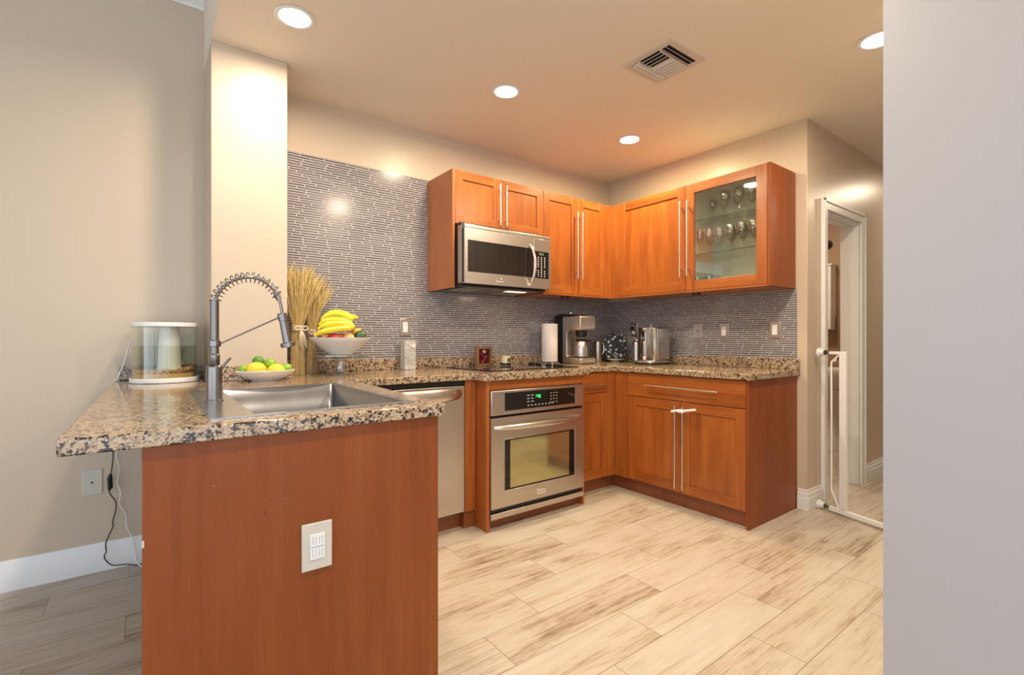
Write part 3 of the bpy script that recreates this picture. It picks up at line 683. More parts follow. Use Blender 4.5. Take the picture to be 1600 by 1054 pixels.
# spring coil
mb = MB(); sp = []; L_ = [0]
for a_, b_ in zip(path, path[1:]): L_.append(L_[-1]+(b_-a_).length)
turns = 17; n = turns*14
for i in range(n+1):
    s = L_[-1]*i/n; j = max(q for q in range(len(L_)) if L_[q] <= s+1e-9); j = min(j, len(path)-2)
    f = (s-L_[j])/(L_[j+1]-L_[j]); p = path[j].lerp(path[j+1], f); d = (path[j+1]-path[j]).normalized(); nn = Vector((0, 1, 0)); mm = d.cross(nn)
    a_ = 2*PI*turns*i/n; sp.append(p + nn*math.cos(a_)*.0165 + mm*math.sin(a_)*.0165)
mb.tube(sp, .0018, 6); mb.build('spring_coil', 'steel_dark', t)
MB().tube([(FX+.186, FY, 1.283), (FX+.196, FY, 1.258)], .0098, 16).build('hose_clip', 'steel_dark', t)
H0 = Vector((FX+.204, FY, 1.212)); H1 = Vector((FX+.226, FY, 1.092)); hd = (H1-H0)
hp = MB().tube([H0, H0+hd*.02, H0+hd*.22, H0+hd*.23, H0+hd*.85, H0+hd*.9], [.013, .0155, .0155, .013, .0145, .0145], 24).build('spray_head', 'steel_dark', t)
MB().tube([H0+hd*.86, H0+hd*.88, H0+hd*.985, H0+hd*1.0], [.022, .0245, .0245, .019], 28).build('spray_nozzle', 'steel_dark', hp)
MB().tube([(FX+.018, FY, 1.106), (FX+.195, FY, 1.196)], .0028, 10).build('docking_arm', 'steel_dark', t)
MB().tube([(FX+.018, FY, 1.020), (FX+.043, FY, 1.055)], [.0042, .0038], 10).tube([(FX+.020, FY+.010, 1.020), (FX+.049, FY+.010, 1.058)], [.003, .003], 8).build('lever', 'steel_dark', t)

# --- cooktop
t = thing('cooktop', 'black glass electric cooktop set in the granite above the oven', 'cooktop', (-1.36, -.32, CT))
KX0, KX1, KY0, KY1 = -1.755, -.975, -.600, -.085
MB().box(KX0, KX1, KY0, KY1, CT+.0005, CT+.0065).build('glass_top', 'blackglass', t, bev=.002)
mb = MB()
for (x, y, r) in ((-1.60, -.44, .10), (-1.60, -.21, .075), (-1.32, -.44, .075), (-1.32, -.21, .10)):
    mb.lathe([(r, 0), (r, .0003), (r-.003, .0003), (r-.003, 0)], (x, y, CT+.0066), 48, closed=True)
mb.build('burner_rings', 'label_grey', t)
for k, (x, y) in enumerate(((-1.075, -.47), (-1.075, -.39), (-1.075, -.27), (-1.075, -.19))):
    kb = MB().lathe([(.024, 0), (.025, .004), (.021, .005), (.019, .014), (.016, .016)], (x, y, CT+.0067), 24).build('knob', 'black', t)
    MB().box(x-.004, x+.004, y-.019, y+.019, CT+.0227, CT+.028).build('knob_grip', 'satin', kb, bev=.001)

# ------------------------------------------------------------------ wall plates
def plate(name, axis, u, z, kind, label, cat, w=0, mat='steel_z', sz=(.074, .118), group=None):
    """w = wall depth of the surface it sits on"""
    t = thing(name, label, cat, ((u, -w, z) if axis == 'A' else (-w, u, z)), group=group)
    a, h = sz[0]/2, sz[1]/2
    MB().box(*F(axis, u-a, u+a, w+.0005, w+.006, z-h, z+h)).build('cover', mat, t, bev=.003)
    def sub(n, u0, u1, z0, z1, m, d=.0015, par=t, d0=.006, bev=0): return MB().box(*F(axis, u+u0, u+u1, w+d0, w+d0+d, z+z0, z+z1)).build(n, m, par, bev=bev)
    if kind == 'decora':
        s = sub('receptacle', -.017, .017, -.034, .034, 'white', .0025, bev=.001); mb = MB()
        for q in (-.017, .017):
            mb.box(*F(axis, u-.008, u-.006, w+.0085, w+.0089, z+q-.004, z+q+.004)).box(*F(axis, u+.005, u+.007, w+.0085, w+.0089, z+q-.004, z+q+.004)).box(*F(axis, u-.002, u+.002, w+.0085, w+.0089, z+q-.010, z+q-.006))
        mb.build('slots', 'black', s)
    elif kind == 'rocker':
        s = sub('rocker', -.017, .017, -.034, .034, 'white', .004, bev=.001)
    elif kind == 'blank': sub('jack', -.004, .004, -.004, .004, 'black', .002)
    elif kind == 'slots':
        s = sub('switch_body', -.019, .019, -.034, .034, 'white', .003, bev=.001); mb = MB()
        for x0 in (-.012, -.004, .005, .012):
            for zz in ((.006, .028), (-.029, -.006)): mb.box(*F(axis, u+x0-.0008, u+x0+.0008, w+.009, w+.0094, z+zz[0], z+zz[1]))
        mb.box(*F(axis, u-.016, u+.016, w+.009, w+.0094, z-.0022, z+.0012))
        mb.build('switch_gaps', 'label_grey', s)
    mb = MB()
    for q in (-h+.010, h-.010): mb.box(*F(axis, u-.003, u+.003, w+.006, w+.0066, z+q-.001, z+q+.001))
    if kind != 'rocker': mb.build('screws', 'label_grey', t)
    else: mb.b.free()
    return t
plate('wall_outlet', 'A', -2.034, 1.195, 'decora', 'metal-framed white outlet on mosaic tile above the grey token block', 'outlet', w=.008)
plate('wall_outlet', 'B', -.310, 1.192, 'decora', 'metal-framed outlet with a black plug in it, beside the steel frother', 'outlet', w=.008)
plate('wall_plate', 'B', -.926, 1.176, 'blank', 'metal cable jack plate on mosaic tile, leftmost of three', 'wall plate', w=.008)
plate('wall_outlet', 'B', -1.143, 1.174, 'decora', 'metal-framed outlet on right wall tile, middle of three plates', 'outlet', w=.008)
plate('light_switch', 'B', -1.508, 1.178, 'rocker', 'metal-framed white rocker switch near the end of the tiled right wall', 'light switch', w=.008)
plate('wall_plate', 'A', -3.642, .431, 'blank', 'cream cable jack plate low on the wall under the counter overhang', 'wall plate', w=0, mat='cream', sz=(.076, .122))
plate('wall_outlet', 'A', -3.062, .557, 'slots', 'white plate with slotted insert on the peninsula end panel', 'outlet', w=1.690, mat='cream', sz=(.080, .128))

# ------------------------------------------------------------------ fish tank
t = thing('fish_tank', 'bow-front fish tank with white lid, white filter tower and brown gravel', 'fish tank', (-3.36, -.20, CT))
def dshape(hw, back, bow, k=20, cx=-3.362, cy=-.10):
    P = [(cx+hw, cy+back), (cx-hw, cy+back)]
    yb = cy-.085
    P += [(cx-hw*math.cos(PI*i/k), yb-bow*math.sin(PI*i/k)**.8) for i in range(k+1)]
    return P
def dprism(hw, back, bow, z0, z1, m, name, par=t, bev=0):
    return MB().prism([(x, y, z0) for x, y in dshape(hw, back, bow)], (0, 0, z1-z0)).build(name, m, par, bev=bev)
dprism(.138, .022, .150, CT+.0008, .936, 'white', 'base', bev=.003)
dprism(.134, .020, .145, 1.176, 1.196, 'white', 'lid', bev=.003)
mb = MB(); so = dshape(.130, .015, .140); si = dshape(.126, .011, .136); n = len(so); b = mb.b
R_ = [[b.verts.new((x, y, z)) for x, y in s] for s, z in ((so, .9365), (so, 1.1755), (si, 1.1755), (si, .9365))]
for a_, c_ in zip(R_, R_[1:]+R_[:1]):
    for i in range(n): b.faces.new((a_[i], a_[(i+1) % n], c_[(i+1) % n], c_[i]))
mb.build('glass_wall', 'tankglass', t)
dprism(.1255, .0105, .1355, .940, 1.084, 'water', 'water')
mb = MB()
mb.prism([(x, y, .9368) for x, y in dshape(.124, .010, .132)], (0, 0, .020), 0)
for i in range(620):
    a_ = random.uniform(-1, 1); x = -3.362+a_*.118; ym = .085+.132*math.sqrt(max(0, 1-a_*a_))**.8
    y = -.10-random.uniform(-.005, ym-.008); zz = .957+random.uniform(0, .012)+.014*max(0, a_)
    mb.ball((x, y, zz), random.uniform(.0045, .0078), 1, random.uniform(.7, 1.2), random.uniform(.6, 1), m=random.choice((0, 0, 1, 1, 2)), seg=6)
g = mb.build('gravel', [plain('gravel_tan', (.70, .42, .17), .5), plain('gravel_rust', (.55, .21, .06), .5), plain('gravel_light', (.85, .70, .48), .5)], t); g['kind'] = 'stuff'
MB().lathe([(.050, 0), (.050, .035), (.047, .04), (.043, .19), (.036, .23)], (-3.345, -.20, .945), 28).build('filter_tower', 'white', t)
# ------------------------------------------------------------------ cords behind the overhang
P = [(-3.562, -.06, .876), (-3.562, -.06, .569), (-3.571, -.055, .466), (-3.578, -.05, .397), (-3.569, -.05, .365), (-3.552, -.05, .331), (-3.554, -.05, .285), (-3.564, -.05, .241), (-3.562, -.05, .219), (-3.576, -.05, .182), (-3.590, -.05, .14), (-3.588, -.05, .103), (-3.595, -.05, .074), (-3.566, -.055, .033), (-3.506, -.06, .022), (-3.476, -.065, .010), (-3.44, -.075, .006)]
t = thing('power_cord', 'thin black cord with inline switch hanging under the counter overhang', 'cord', (-3.56, -.06, .5))
MB().tube(smooth_path(P, 5), .0026, 6).build('cord', 'black', t)
MB().tube([(-3.572, -.055, .470), (-3.575, -.052, .455), (-3.573, -.052, .405), (-3.577, -.05, .393)], [.006, .0105, .0105, .005], 8).build('inline_switch', 'black', t)
P = [(-3.550, -.04, .876), (-3.55, -.04, .568), (-3.54, -.04, .498), (-3.547, -.04, .422), (-3.535, -.04, .374), (-3.538, -.04, .318), (-3.516, -.04, .261), (-3.511, -.04, .198), (-3.491, -.045, .146), (-3.479, -.055, .08), (-3.474, -.06, .03), (-3.455, -.08, .006), (-3.43, -.10, .006)]
tag(MB().tube(smooth_path(P, 5), .0028, 6).build('power_cord', 'white'), 'thin white cord hanging to the floor under the counter overhang', 'cord')
P = [(-3.497, -.062, 1.105), (-3.507, -.058, 1.06), (-3.522, -.050, 1.0), (-3.537, -.045, .955), (-3.548, -.040, .925), (-3.5575, -.035, .9180)]
tag(MB().tube(smooth_path(P, 5), .0032, 6).build('power_cord', 'white'), 'white cable running down left side of the fish tank', 'cord')

# ------------------------------------------------------------------ citrus dish
t = thing('citrus_dish', 'shallow white dish holding lemons and limes at the column', 'bowl', (-2.968, -.455, CT))
MB().lathe([(.062, .0006), (.066, .006), (.095, .016), (.126, .038), (.134, .050), (.131, .052), (.120, .040), (.09, .022), (.05, .014)], (-2.968, -.455, CT), 40, sx=1, sy=.62).build('dish', 'ceramic', t)
def citrus_mat(name, c1, c2):
    m, tt, b = nt(name); b.inputs['Roughness'].default_value = .32
    v = mapped(tt, (1, 1, 1)); n = N(tt, 'TexNoise', i_Scale=18.0, i_Detail=3.0); tt.links.new(v, n.inputs['Vector'])
    tt.links.new(ramp(tt, n.outputs[0], [(.3, c1), (.7, c2)]), b.inputs['Base Color'])
    n2 = N(tt, 'TexVoronoi', i_Scale=420.0); tt.links.new(v, n2.inputs['Vector']); bump(tt, b, n2.outputs[0], .15, .0006); return m
M['lemon'] = citrus_mat('lemon_skin', (.80, .60, .02), (.86, .70, .06)); M['lime'] = citrus_mat('lime_skin', (.16, .36, .02), (.30, .50, .05)); M['lime_dark'] = citrus_mat('dark_lime_skin', (.055, .19, .02), (.12, .28, .03))
def citrus(kind, x, y, z, r, az, mat, label, grp):
    t = thing(kind, label, kind, (x, y, z), group=grp)
    R = Matrix.Rotation(az, 3, 'Z') @ Matrix.Rotation(PI/2, 3, 'Y'); mb = MB()
    mb.ball((0, 0, 0), r, 1, 1, 1.24 if kind == 'lemon' else 1.08, rot=R, seg=24, pinch=-.10 if kind == 'lemon' else 0)
    mb.build('skin', mat, t, local=True)
    d = R @ Vector((0, 0, 1)); s = r*(1.36 if kind == 'lemon' else 1.07)
    MB().tube([d*(s-.004), d*(s+.0015)], [.004, .0018], 8).build('stem_end', mat if kind == 'lemon' else 'lime_dark', t, local=True)
citrus('lemon', -3.013, -.478, .974, .034, .3, 'lemon', 'large yellow lemon at front left of the white dish', 'citrus')
citrus('lemon', -2.925, -.475, .966, .031, .1, 'lemon', 'yellow lemon at front centre right of the white dish', 'citrus')
citrus('lemon', -2.985, -.418, .963, .026, 1.2, 'lemon', 'yellow lemon lying at the back of the white dish', 'citrus')
citrus('lime', -3.062, -.452, .972, .024, .9, 'lime', 'light green lime at far left edge of the white dish', 'citrus')
citrus('lime', -3.000, -.445, 1.011, .0245, .2, 'lime_dark', 'dark green lime perched highest on the lemons', 'citrus')
citrus('lime', -2.948, -.450, .998, .0255, .4, 'lime', 'bright yellow-green lime resting between two lemons', 'citrus')
citrus('lime', -2.877, -.465, .973, .0245, .2, 'lime', 'green lime at the right edge of the white dish', 'citrus')

# ------------------------------------------------------------------ wheat sheaves
def straw(name, a, b_):
    m, tt, b = nt(name); b.inputs['Roughness'].default_value = .65
    v = mapped(tt, (300, 300, 8)); n = N(tt, 'TexNoise', i_Scale=1.0, i_Detail=2.0); tt.links.new(v, n.inputs['Vector'])
    tt.links.new(ramp(tt, n.outputs[0], [(.3, a), (.7, b_)]), b.inputs['Base Color']); return m
M['straw'] = straw('dry_straw', (.46, .30, .11), (.72, .54, .27)); M['straw2'] = straw('dry_wheat_heads', (.50, .34, .10), (.74, .58, .26)); M['raffia'] = straw('pale_raffia', (.62, .50, .34), (.80, .70, .54))
def sheaf(cx, cy, zt, r, ht, spread, lean, n, label, bow=1):
    t = thing('wheat_sheaf', label, 'dried wheat', (cx, cy, CT), group='dried wheat sheaves')
    mb = MB(); hb = MB()
    for i in range(n):
        a = random.uniform(0, 2*PI); q = math.sqrt(random.random()); x, y = math.cos(a)*q*r, math.sin(a)*q*r
        w_ = .72; p0 = (cx+x, cy+y, CT+.001); p1 = (cx+x*w_, cy+y*w_, zt)
        mb.tube([p0, (cx+x*.95, cy+y*.95, CT+.12), p1], .0021, 5)
        sx = (x/r)*spread+random.gauss(0, .024)+lean; sy = max(-cy*-1 and -(.11+cy)-.0 if False else (y/r)*spread*.6+random.gauss(0, .012), -.09); sy = min(sy, -cy-.015)
        hh = ht*random.uniform(.66, 1.0); p2 = (cx+x*.6+sx*.45, cy+min(y*.6+sy*.4, -cy-.02), zt+hh*.5); p3 = (cx+sx, cy+sy, zt+hh*.82); p4 = (cx+sx*1.25+random.gauss(0, .008), cy+min(sy*1.1, -cy-.012), zt+hh)
        pts = smooth_path([p1, p2, p3, p4], 4); k = len(pts)
        rad = [.0011]*(k//2) + [.0010+.0021*math.sin(PI*min(1, (j+1)/(k-k//2))) for j in range(k-k//2)]
        rad[-1] = .0004; hb.tube(pts, rad, 5)
        for _ in range(3):
            j = random.randint(k//2, k-2); d = (pts[j+1]-pts[j]).normalized()
            e = pts[j]+d*random.uniform(.03, .065)+Vector((random.gauss(0, .008), random.gauss(0, .006), 0)); e.y = min(e.y, -.010)
            hb.tube([pts[j], e], [.0008, .0003], 3)
    sgn = 1 if cy < -.12 else -1     # the two sheaves lean against each other without passing through
    far = max([(v.co.y-cy)*sgn for v in hb.b.verts]); lim = .036 if sgn > 0 else .040
    for v in hb.b.verts:
        q = (v.co.y-cy)*sgn
        if q > 0 and far > lim: v.co.y = cy + sgn*q*lim/far
    o = mb.build('stalks', 'straw', t); o['kind'] = 'stuff'
    o = hb.build('wheat_heads', 'straw2', t); o['kind'] = 'stuff'
    mb = MB()
    for i in range(7): mb.lathe([(r*.80, 0), (r*.86, .002), (r*.80, .004)], (cx, cy, zt-.022+i*.0042), 24)
    f = (cx+.008, cy-r*.85, zt-.01)
    for s in range(5):
        sx = -.02+.009*s; mb.tube(smooth_path([f, (f[0]+sx*.8+.006, f[1]-.012, f[2]-.05), (f[0]+sx+.010, f[1]-.008, f[2]-.10-.012*(s % 3))], 5), [.003]*10+[.001], 5)
    for s in (-1, 1):
        mb.tube(smooth_path([f, (f[0]+s*.02, f[1]-.012, f[2]+.012), (f[0]+s*.036, f[1]-.010, f[2]+.002), (f[0]+s*.02, f[1]-.010, f[2]-.010), f], 5), .004, 6)
    mb.build('raffia_bow', 'raffia', t)
sheaf(-2.752, -.165, 1.186, .038, .345, .070, .012, 170, 'taller dried wheat sheaf tied with raffia, right beside the column')
sheaf(-2.656, -.078, 1.165, .030, .300, .055, .012, 130, 'shorter dried wheat sheaf tied with raffia, half behind the fruit bowl')

# ------------------------------------------------------------------ cake stand, bowl, fruit
SXc, SYc = -2.548, -.268
t = thing('cake_stand', 'clear glass pedestal cake stand under the white fruit bowl', 'cake stand', (SXc, SYc, CT))
MB().lathe([(.060, .0008), (.058, .006), (.036, .014), (.028, .03), (.030, .085), (.038, .100)], (SXc, SYc, CT), 36).build('pedestal', 'acrylic', t)
MB().lathe([(.04, .1005), (.155, .1045), (.160, .108), (.160, .1125), (.156, .1135), (.05, .1130)], (SXc, SYc, CT), 48).build('plate', 'acrylic', t)
t = thing('fruit_bowl', 'wide white footed bowl of mixed fruit on the glass cake stand', 'bowl', (SXc, SYc, 1.028))
MB().lathe([(.062, .0005), (.066, .004), (.100, .030), (.150, .074), (.170, .094), (.1705, .0975), (.167, .0975), (.148, .078), (.10, .038), (.04, .014)], (SXc, SYc, 1.028), 56).build('bowl_body', 'ceramic', t)
def fruit_mat(name, c1, c2, c3, sc_=9.0, rough=.3):
    m, tt, b = nt(name); b.inputs['Roughness'].default_value = rough
    v = mapped(tt, (1, 1, 1)); n = N(tt, 'TexNoise', i_Scale=sc_, i_Detail=4.0); tt.links.new(v, n.inputs['Vector'])
    tt.links.new(ramp(tt, n.outputs[0], [(.34, c1), (.5, c2), (.66, c3)]), b.inputs['Base Color']); return m
M['apple_red'] = fruit_mat('red_apple_skin', (.36, .02, .025), (.48, .04, .04), (.58, .10, .06))
M['apple_mix'] = fruit_mat('peach_apple_skin', (.60, .10, .06), (.75, .34, .12), (.80, .50, .22), 14)
M['apple_yel'] = fruit_mat('yellow_red_apple_skin', (.62, .12, .05), (.72, .40, .06), (.72, .58, .10), 14)
M['avocado'] = fruit_mat('green_mango_skin', (.03, .06, .02), (.05, .11, .04), (.09, .15, .04), 30, .4)
M['banana'] = fruit_mat('banana_skin', (.72, .56, .02), (.78, .65, .03), (.76, .68, .09), 12, .4)
M['banana_tip'] = plain('banana_stem_brown', (.10, .07, .03), .7)
def apple(x, y, z, r, mat, label, kind='apple'):
    t = thing(kind, label, kind, (x, y, z), group='fruit in the white bowl')
    pf = []
    for i in range(17):
        a = PI*i/16; rr = r*math.sin(a)*(1+.06*math.cos(a)); zz = -math.cos(a)*r*.92
        if a > PI*.8: zz -= r*.20*((a-PI*.8)/(PI*.2))**1.5
        pf.append((max(rr, .0008), zz))
    MB().lathe(pf, (0, 0, 0), 24).build('skin', mat, t, local=True, ang=80)
    MB().tube([(0, 0, r*.66), (.002, 0, r*.88), (.006, 0, r*1.06)], .0016, 6).build('stem', 'banana_tip', t, local=True)
    return t
apple(-2.606, -.340, 1.120, .037, 'apple_red', 'dark red apple at the front of the bowl under the bananas')
apple(-2.528, -.338, 1.119, .037, 'apple_mix', 'peach-coloured apple at the front centre of the bowl')
apple(-2.452, -.262, 1.155, .034, 'apple_yel', 'yellow and red apple on top, beside the banana stems')
apple(-2.438, -.210, 1.140, .033, 'apple_mix', 'orange-pink fruit behind the green mango', 'apple')
apple(-2.632, -.296, 1.112, .035, 'apple_yel', 'orange apple under the left banana tip')
apple(-2.535, -.240, 1.118, .037, 'apple_red', 'red apple deep in the middle of the bowl')
t = thing('mango', 'dark green mango leaning on the right rim of the fruit bowl', 'mango', (-2.452, -.318, 1.134), group='fruit in the white bowl')
MB().ball((0, 0, 0), .032, 1, 1, 1.2, rot=Matrix.Rotation(.9, 3, 'Y'), seg=24, pinch=.05).build('skin', 'avocado', t, local=True)
MB().tube([(.030, 0, .022), (.034, 0, .026)], .003, 8).build('stem_end', 'banana_tip', t, local=True)
t = thing('banana_bunch', 'bunch of ripe yellow bananas draped across the fruit bowl', 'bananas', (-2.56, -.29, 1.19))
CRN = Vector((-2.500, -.315, 1.205))
def ban(P, r=.0170):
    pts = smooth_path(P, 6); k = len(pts); rad = []
    for i in range(k):
        s = i/(k-1); rad.append(r*min(1, .30+2.6*s) * min(1, .42+4.2*(1-s)))
    o = MB().tube(pts, rad, 7).build('banana', 'banana', t, ang=20)
    e = pts[0]; MB().tube([e, e+(pts[0]-pts[1]).normalized()*.006], [rad[0]*.8, rad[0]*.55], 7).build('blossom_end', 'banana_tip', o)
ban([(-2.716, -.360, 1.134), (-2.678, -.372, 1.156), (-2.61, -.378, 1.172), (-2.555, -.368, 1.176), (-2.512, -.345, 1.185), (CRN.x, -.320, 1.198)])
ban([(-2.694, -.345, 1.170), (-2.668, -.352, 1.190), (-2.61, -.360, 1.203), (-2.55, -.352, 1.200), (-2.515, -.338, 1.195), (CRN.x, -.318, 1.200)])
ban([(-2.682, -.318, 1.195), (-2.650, -.322, 1.216), (-2.60, -.328, 1.224), (-2.55, -.325, 1.220), (-2.515, -.320, 1.208), (CRN.x, -.314, 1.206)])
ban([(-2.660, -.285, 1.218), (-2.635, -.285, 1.244), (-2.59, -.288, 1.258), (-2.54, -.290, 1.250), (-2.505, -.292, 1.232), (-2.482, -.295, 1.238)])
ban([(-2.640, -.262, 1.232), (-2.610, -.260, 1.258), (-2.56, -.262, 1.268), (-2.515, -.268, 1.258), (-2.490, -.275, 1.244), (-2.474, -.285, 1.242)])
MB().tube([(CRN.x-.006, -.32, 1.198), (CRN.x+.006, -.31, 1.208), (CRN.x+.010, -.30, 1.216)], [.013, .010, .006], 8).build('crown', 'banana_tip', t)
MB().tube([(-2.492, -.294, 1.238), (-2.476, -.290, 1.243), (-2.458, -.288, 1.240)], [.014, .014, .010], 8).build('stem', 'banana', t)

# ------------------------------------------------------------------ token block, framed card, candle
t = thing('block_lamp', 'grey textured block with a white heart, against granite upstand', 'ornament', (-2.05, -.10, CT))
Mb = plain('carved_grey_surface', (.50, .48, .45), .6, nz=.25, nscale=60)
MB().box(-2.090, -2.010, -.125, -.060, CT+.0008, 1.105).build('block', Mb, t, bev=.002)
hp = []
for i in range(28):
    a = 2*PI*i/28; hp.append((-2.030+.0175*(math.sin(a)**3)*1.0, -.1255, 1.070+.0165*(.8125*math.cos(a)-.3125*math.cos(2*a)-.125*math.cos(3*a)-.0625*math.cos(4*a))))
MB().prism(hp, (0, -.006, 0)).build('heart', 'ceramic', t, bev=.001)
mb = MB()
for i, (x0, x1, zz) in enumerate(((-2.082, -2.070, 1.076), (-2.066, -2.052, 1.074))): mb.box(x0, x0+.002, -.1262, -.1252, zz-.006, zz+.006).box(x0+.005, x0+.007, -.1262, -.1252, zz-.004, zz+.006)
for i in range(9):
    zz = 1.045-.0125*i; mb.tube(smooth_path([(-2.086, -.1255, zz), (-2.06, -.1255, zz-.003+.004*math.sin(i)), (-2.035, -.1255, zz+.002), (-2.014-.01*(i % 2), -.1255, zz-.001)], 4), .0008, 4)
mb.build('carved_marks', plain('carving_shadow', (.16, .155, .155), .7), t)
t = thing('picture_frame', 'small brown box frame with a red motif standing by the cooktop', 'picture frame', (-1.465, -.10, CT))
x0, x1, z0, z1 = -1.530, -1.398, CT+.0075, 1.056; y0, y1 = -.125, -.092
M['framewood'] = wood('brown_frame_wood', 2, (.16, .07, .025), (.24, .11, .04), (.30, .15, .06))
MB().box(x0, x0+.018, y0, y1, z0, z1).box(x1-.018, x1, y0, y1, z0, z1).box(x0+.018, x1-.018, y0, y1, z0, z0+.014).box(x0+.018, x1-.018, y0, y1, z1-.014, z1).build('frame', 'framewood', t)
MB().box(x0+.0185, x1-.0185, y0+.018, y1, z0+.0145, z1-.0145).build('backing', plain('maroon_backing', (.035, .006, .014), .5), t)
mr_ = plain('red_motif', (.60, .025, .05), .45); cx_ = (x0+x1)/2
mb = MB()
mb.tube([(cx_-.030, y0+.015, 1.010), (cx_+.004, y0+.012, .975)], [.010, .014], 8, flat=.35).tube([(cx_-.018, y0+.015, .938), (cx_+.028, y0+.012, .992)], [.012, .006], 8, flat=.35)
mb.build('ribbon', mr_, t)
MB().ball((cx_+.008, y0+.016, 1.022), .017, 1, .3, .8).build('medallion', plain('pale_red_medallion', (.70, .25, .22), .5), t)
t = thing('candle_jar', 'cream candle in a glass jar with dark label on the cooktop', 'candle', (-1.330, -.20, CT+.0068))
cz = CT+.0068
MB().lathe([(.036, .0), (.0385, .004), (.0385, .012), (.0385, .080), (.0365, .080), (.0365, .020), (.03, .016)], (-1.330, -.20, cz), 32).build('jar', 'tankglass', t)
MB().lathe([(.0360, .021), (.0360, .066), (.034, .068)], (-1.330, -.20, cz), 32).build('wax', plain('glowing_cream_wax', (.82, .66, .40), .5, emit=(1, .75, .4), es=.12), t)  # faint emission puts a glow into the wax
MB().lathe([(.0388, .006), (.0392, .008), (.0392, .017), (.0388, .018)], (-1.330, -.20, cz), 32).build('base_band', 'black', t)
mb = MB(); pts = []
for i in range(9): a = math.radians(-105+i*9); pts.append((math.cos(a)*.0395, math.sin(a)*.0395))
for (a_, c_) in zip(pts, pts[1:]): mb.prism([(-1.330+a_[0], -.20+a_[1], cz+.028), (-1.330+c_[0], -.20+c_[1], cz+.028), (-1.330+c_[0], -.20+c_[1], cz+.054), (-1.330+a_[0], -.20+a_[1], cz+.054)], (.0, -.0006, 0))
mb.build('paper_label', plain('dark_label', (.07, .09, .09), .5), t)
MB().cyl((-1.330, -.20, cz+.067), (-1.329, -.20, cz+.076), .001, 6).build('wick', 'black', t)

# ------------------------------------------------------------------ paper towel
TX, TY = -.868, -.165
t = thing('paper_towel_holder', 'metal upright holder carrying the paper towel roll', 'towel holder', (TX, TY, CT))
MB().lathe([(.080, .0008), (.082, .006), (.080, .014), (.02, .018)], (TX, TY, CT), 36).build('base', 'satin', t)
MB().cyl((TX, TY, CT+.016), (TX, TY, 1.245), .006, 12).build('rod', 'black', t)
MB().lathe([(.006, 0), (.016, .003), (.019, .007), (.012, .012), (.004, .014)], (TX, TY, 1.243), 24).build('finial', 'chrome', t)
MB().lathe([(.020, .936), (.062, .936), (.0635, .938), (.0635, 1.232), (.062, 1.234), (.020, 1.234)], (TX, TY, 0), 40, closed=True).build('roll', 'towel_paper')
tag(bpy.data.objects['roll'], 'white paper towel roll standing left of the coffee maker', 'paper towel'); bpy.data.objects['roll'].name = 'paper_towel_roll'

# ------------------------------------------------------------------ coffee maker
t = thing('coffee_maker', 'silver drip coffee maker with arched body and black water tank', 'coffee maker', (-.62, -.20, CT))
X0, X1 = -.715, -.545; S = [(-.150, .0), (-.350, .0), (-.360, .012), (-.360, .040), (-.350, .048), (-.215, .048), (-.200, .062), (-.200, .235), (-.212, .262), (-.235, .268), (-.342, .268), (-.354, .276), (-.356, .372), (-.346, .382), (-.150, .382)]
MB().prism([(X0, y, CT+.001+z) for y, z in S], (X1-X0, 0, 0)).build('housing', 'champagne', t, bev=.006)
MB().box(X0+.004, X1-.004, -.149, -.050, CT+.001, 1.285).build('water_tank', 'black', t, bev=.006)
MB().prism([(X0+.01, y, z) for y, z in ((-.05, 1.286), (-.25, 1.298), (-.26, 1.310), (-.10, 1.318), (-.045, 1.305))], (X1-X0-.02, 0, 0)).build('lid', 'black', t, bev=.003)
MB().lathe([(.034, 1.130), (.044, 1.134), (.048, 1.181)], (-.63, -.280, 0), 28).build('filter_basket', 'black', t)
MB().lathe([(.055, .9635), (.058, .966)], (-.63, -.280, 0), 28).build('hot_plate', 'black', t)
MB().lathe([(.006, 1.319), (.012, 1.322), (.012, 1.330), (.004, 1.334)], (-.63, -.16, 0), 20).build('lid_knob', 'chrome', t)
o = thing('carafe', 'round brushed steel carafe with black handle in the coffee maker', 'carafe', (-.63, -.280, .967))
MB().lathe([(.050, .967), (.0585, .972), (.0600, .990), (.058, 1.045), (.050, 1.088), (.046, 1.094)], (-.63, -.280, 0), 36).build('body', 'steel_z', o)
MB().lathe([(.046, 1.0945), (.047, 1.104), (.040, 1.112), (.012, 1.115)], (-.63, -.280, 0), 28).build('lid', 'black', o)
MB().tube(smooth_path([(-.585, -.300, 1.095), (-.560, -.325, 1.098), (-.545, -.338, 1.075), (-.552, -.332, 1.02), (-.576, -.310, .99)], 6), .009, 10, flat=.7).build('handle', 'black', o)
# steel canister with lid
t = thing('milk_jug', 'slim stainless jug with small knob lid right of the coffee maker', 'jug', (-.318, -.165, CT))
MB().lathe([(.036, .0008), (.037, .004), (.036, .16), (.034, .172)], (-.318, -.165, CT), 28).build('body', 'steel_z', t)
MB().lathe([(.037, .1725), (.038, .178), (.012, .186), (.006, .190)], (-.318, -.165, CT), 28).build('lid', 'chrome', t)
MB().tube(smooth_path([(-.283, -.178, 1.075), (-.266, -.186, 1.07), (-.262, -.188, 1.03), (-.268, -.185, .99), (-.283, -.178, .975)], 5), .0035, 8).build('handle', 'chrome', t)

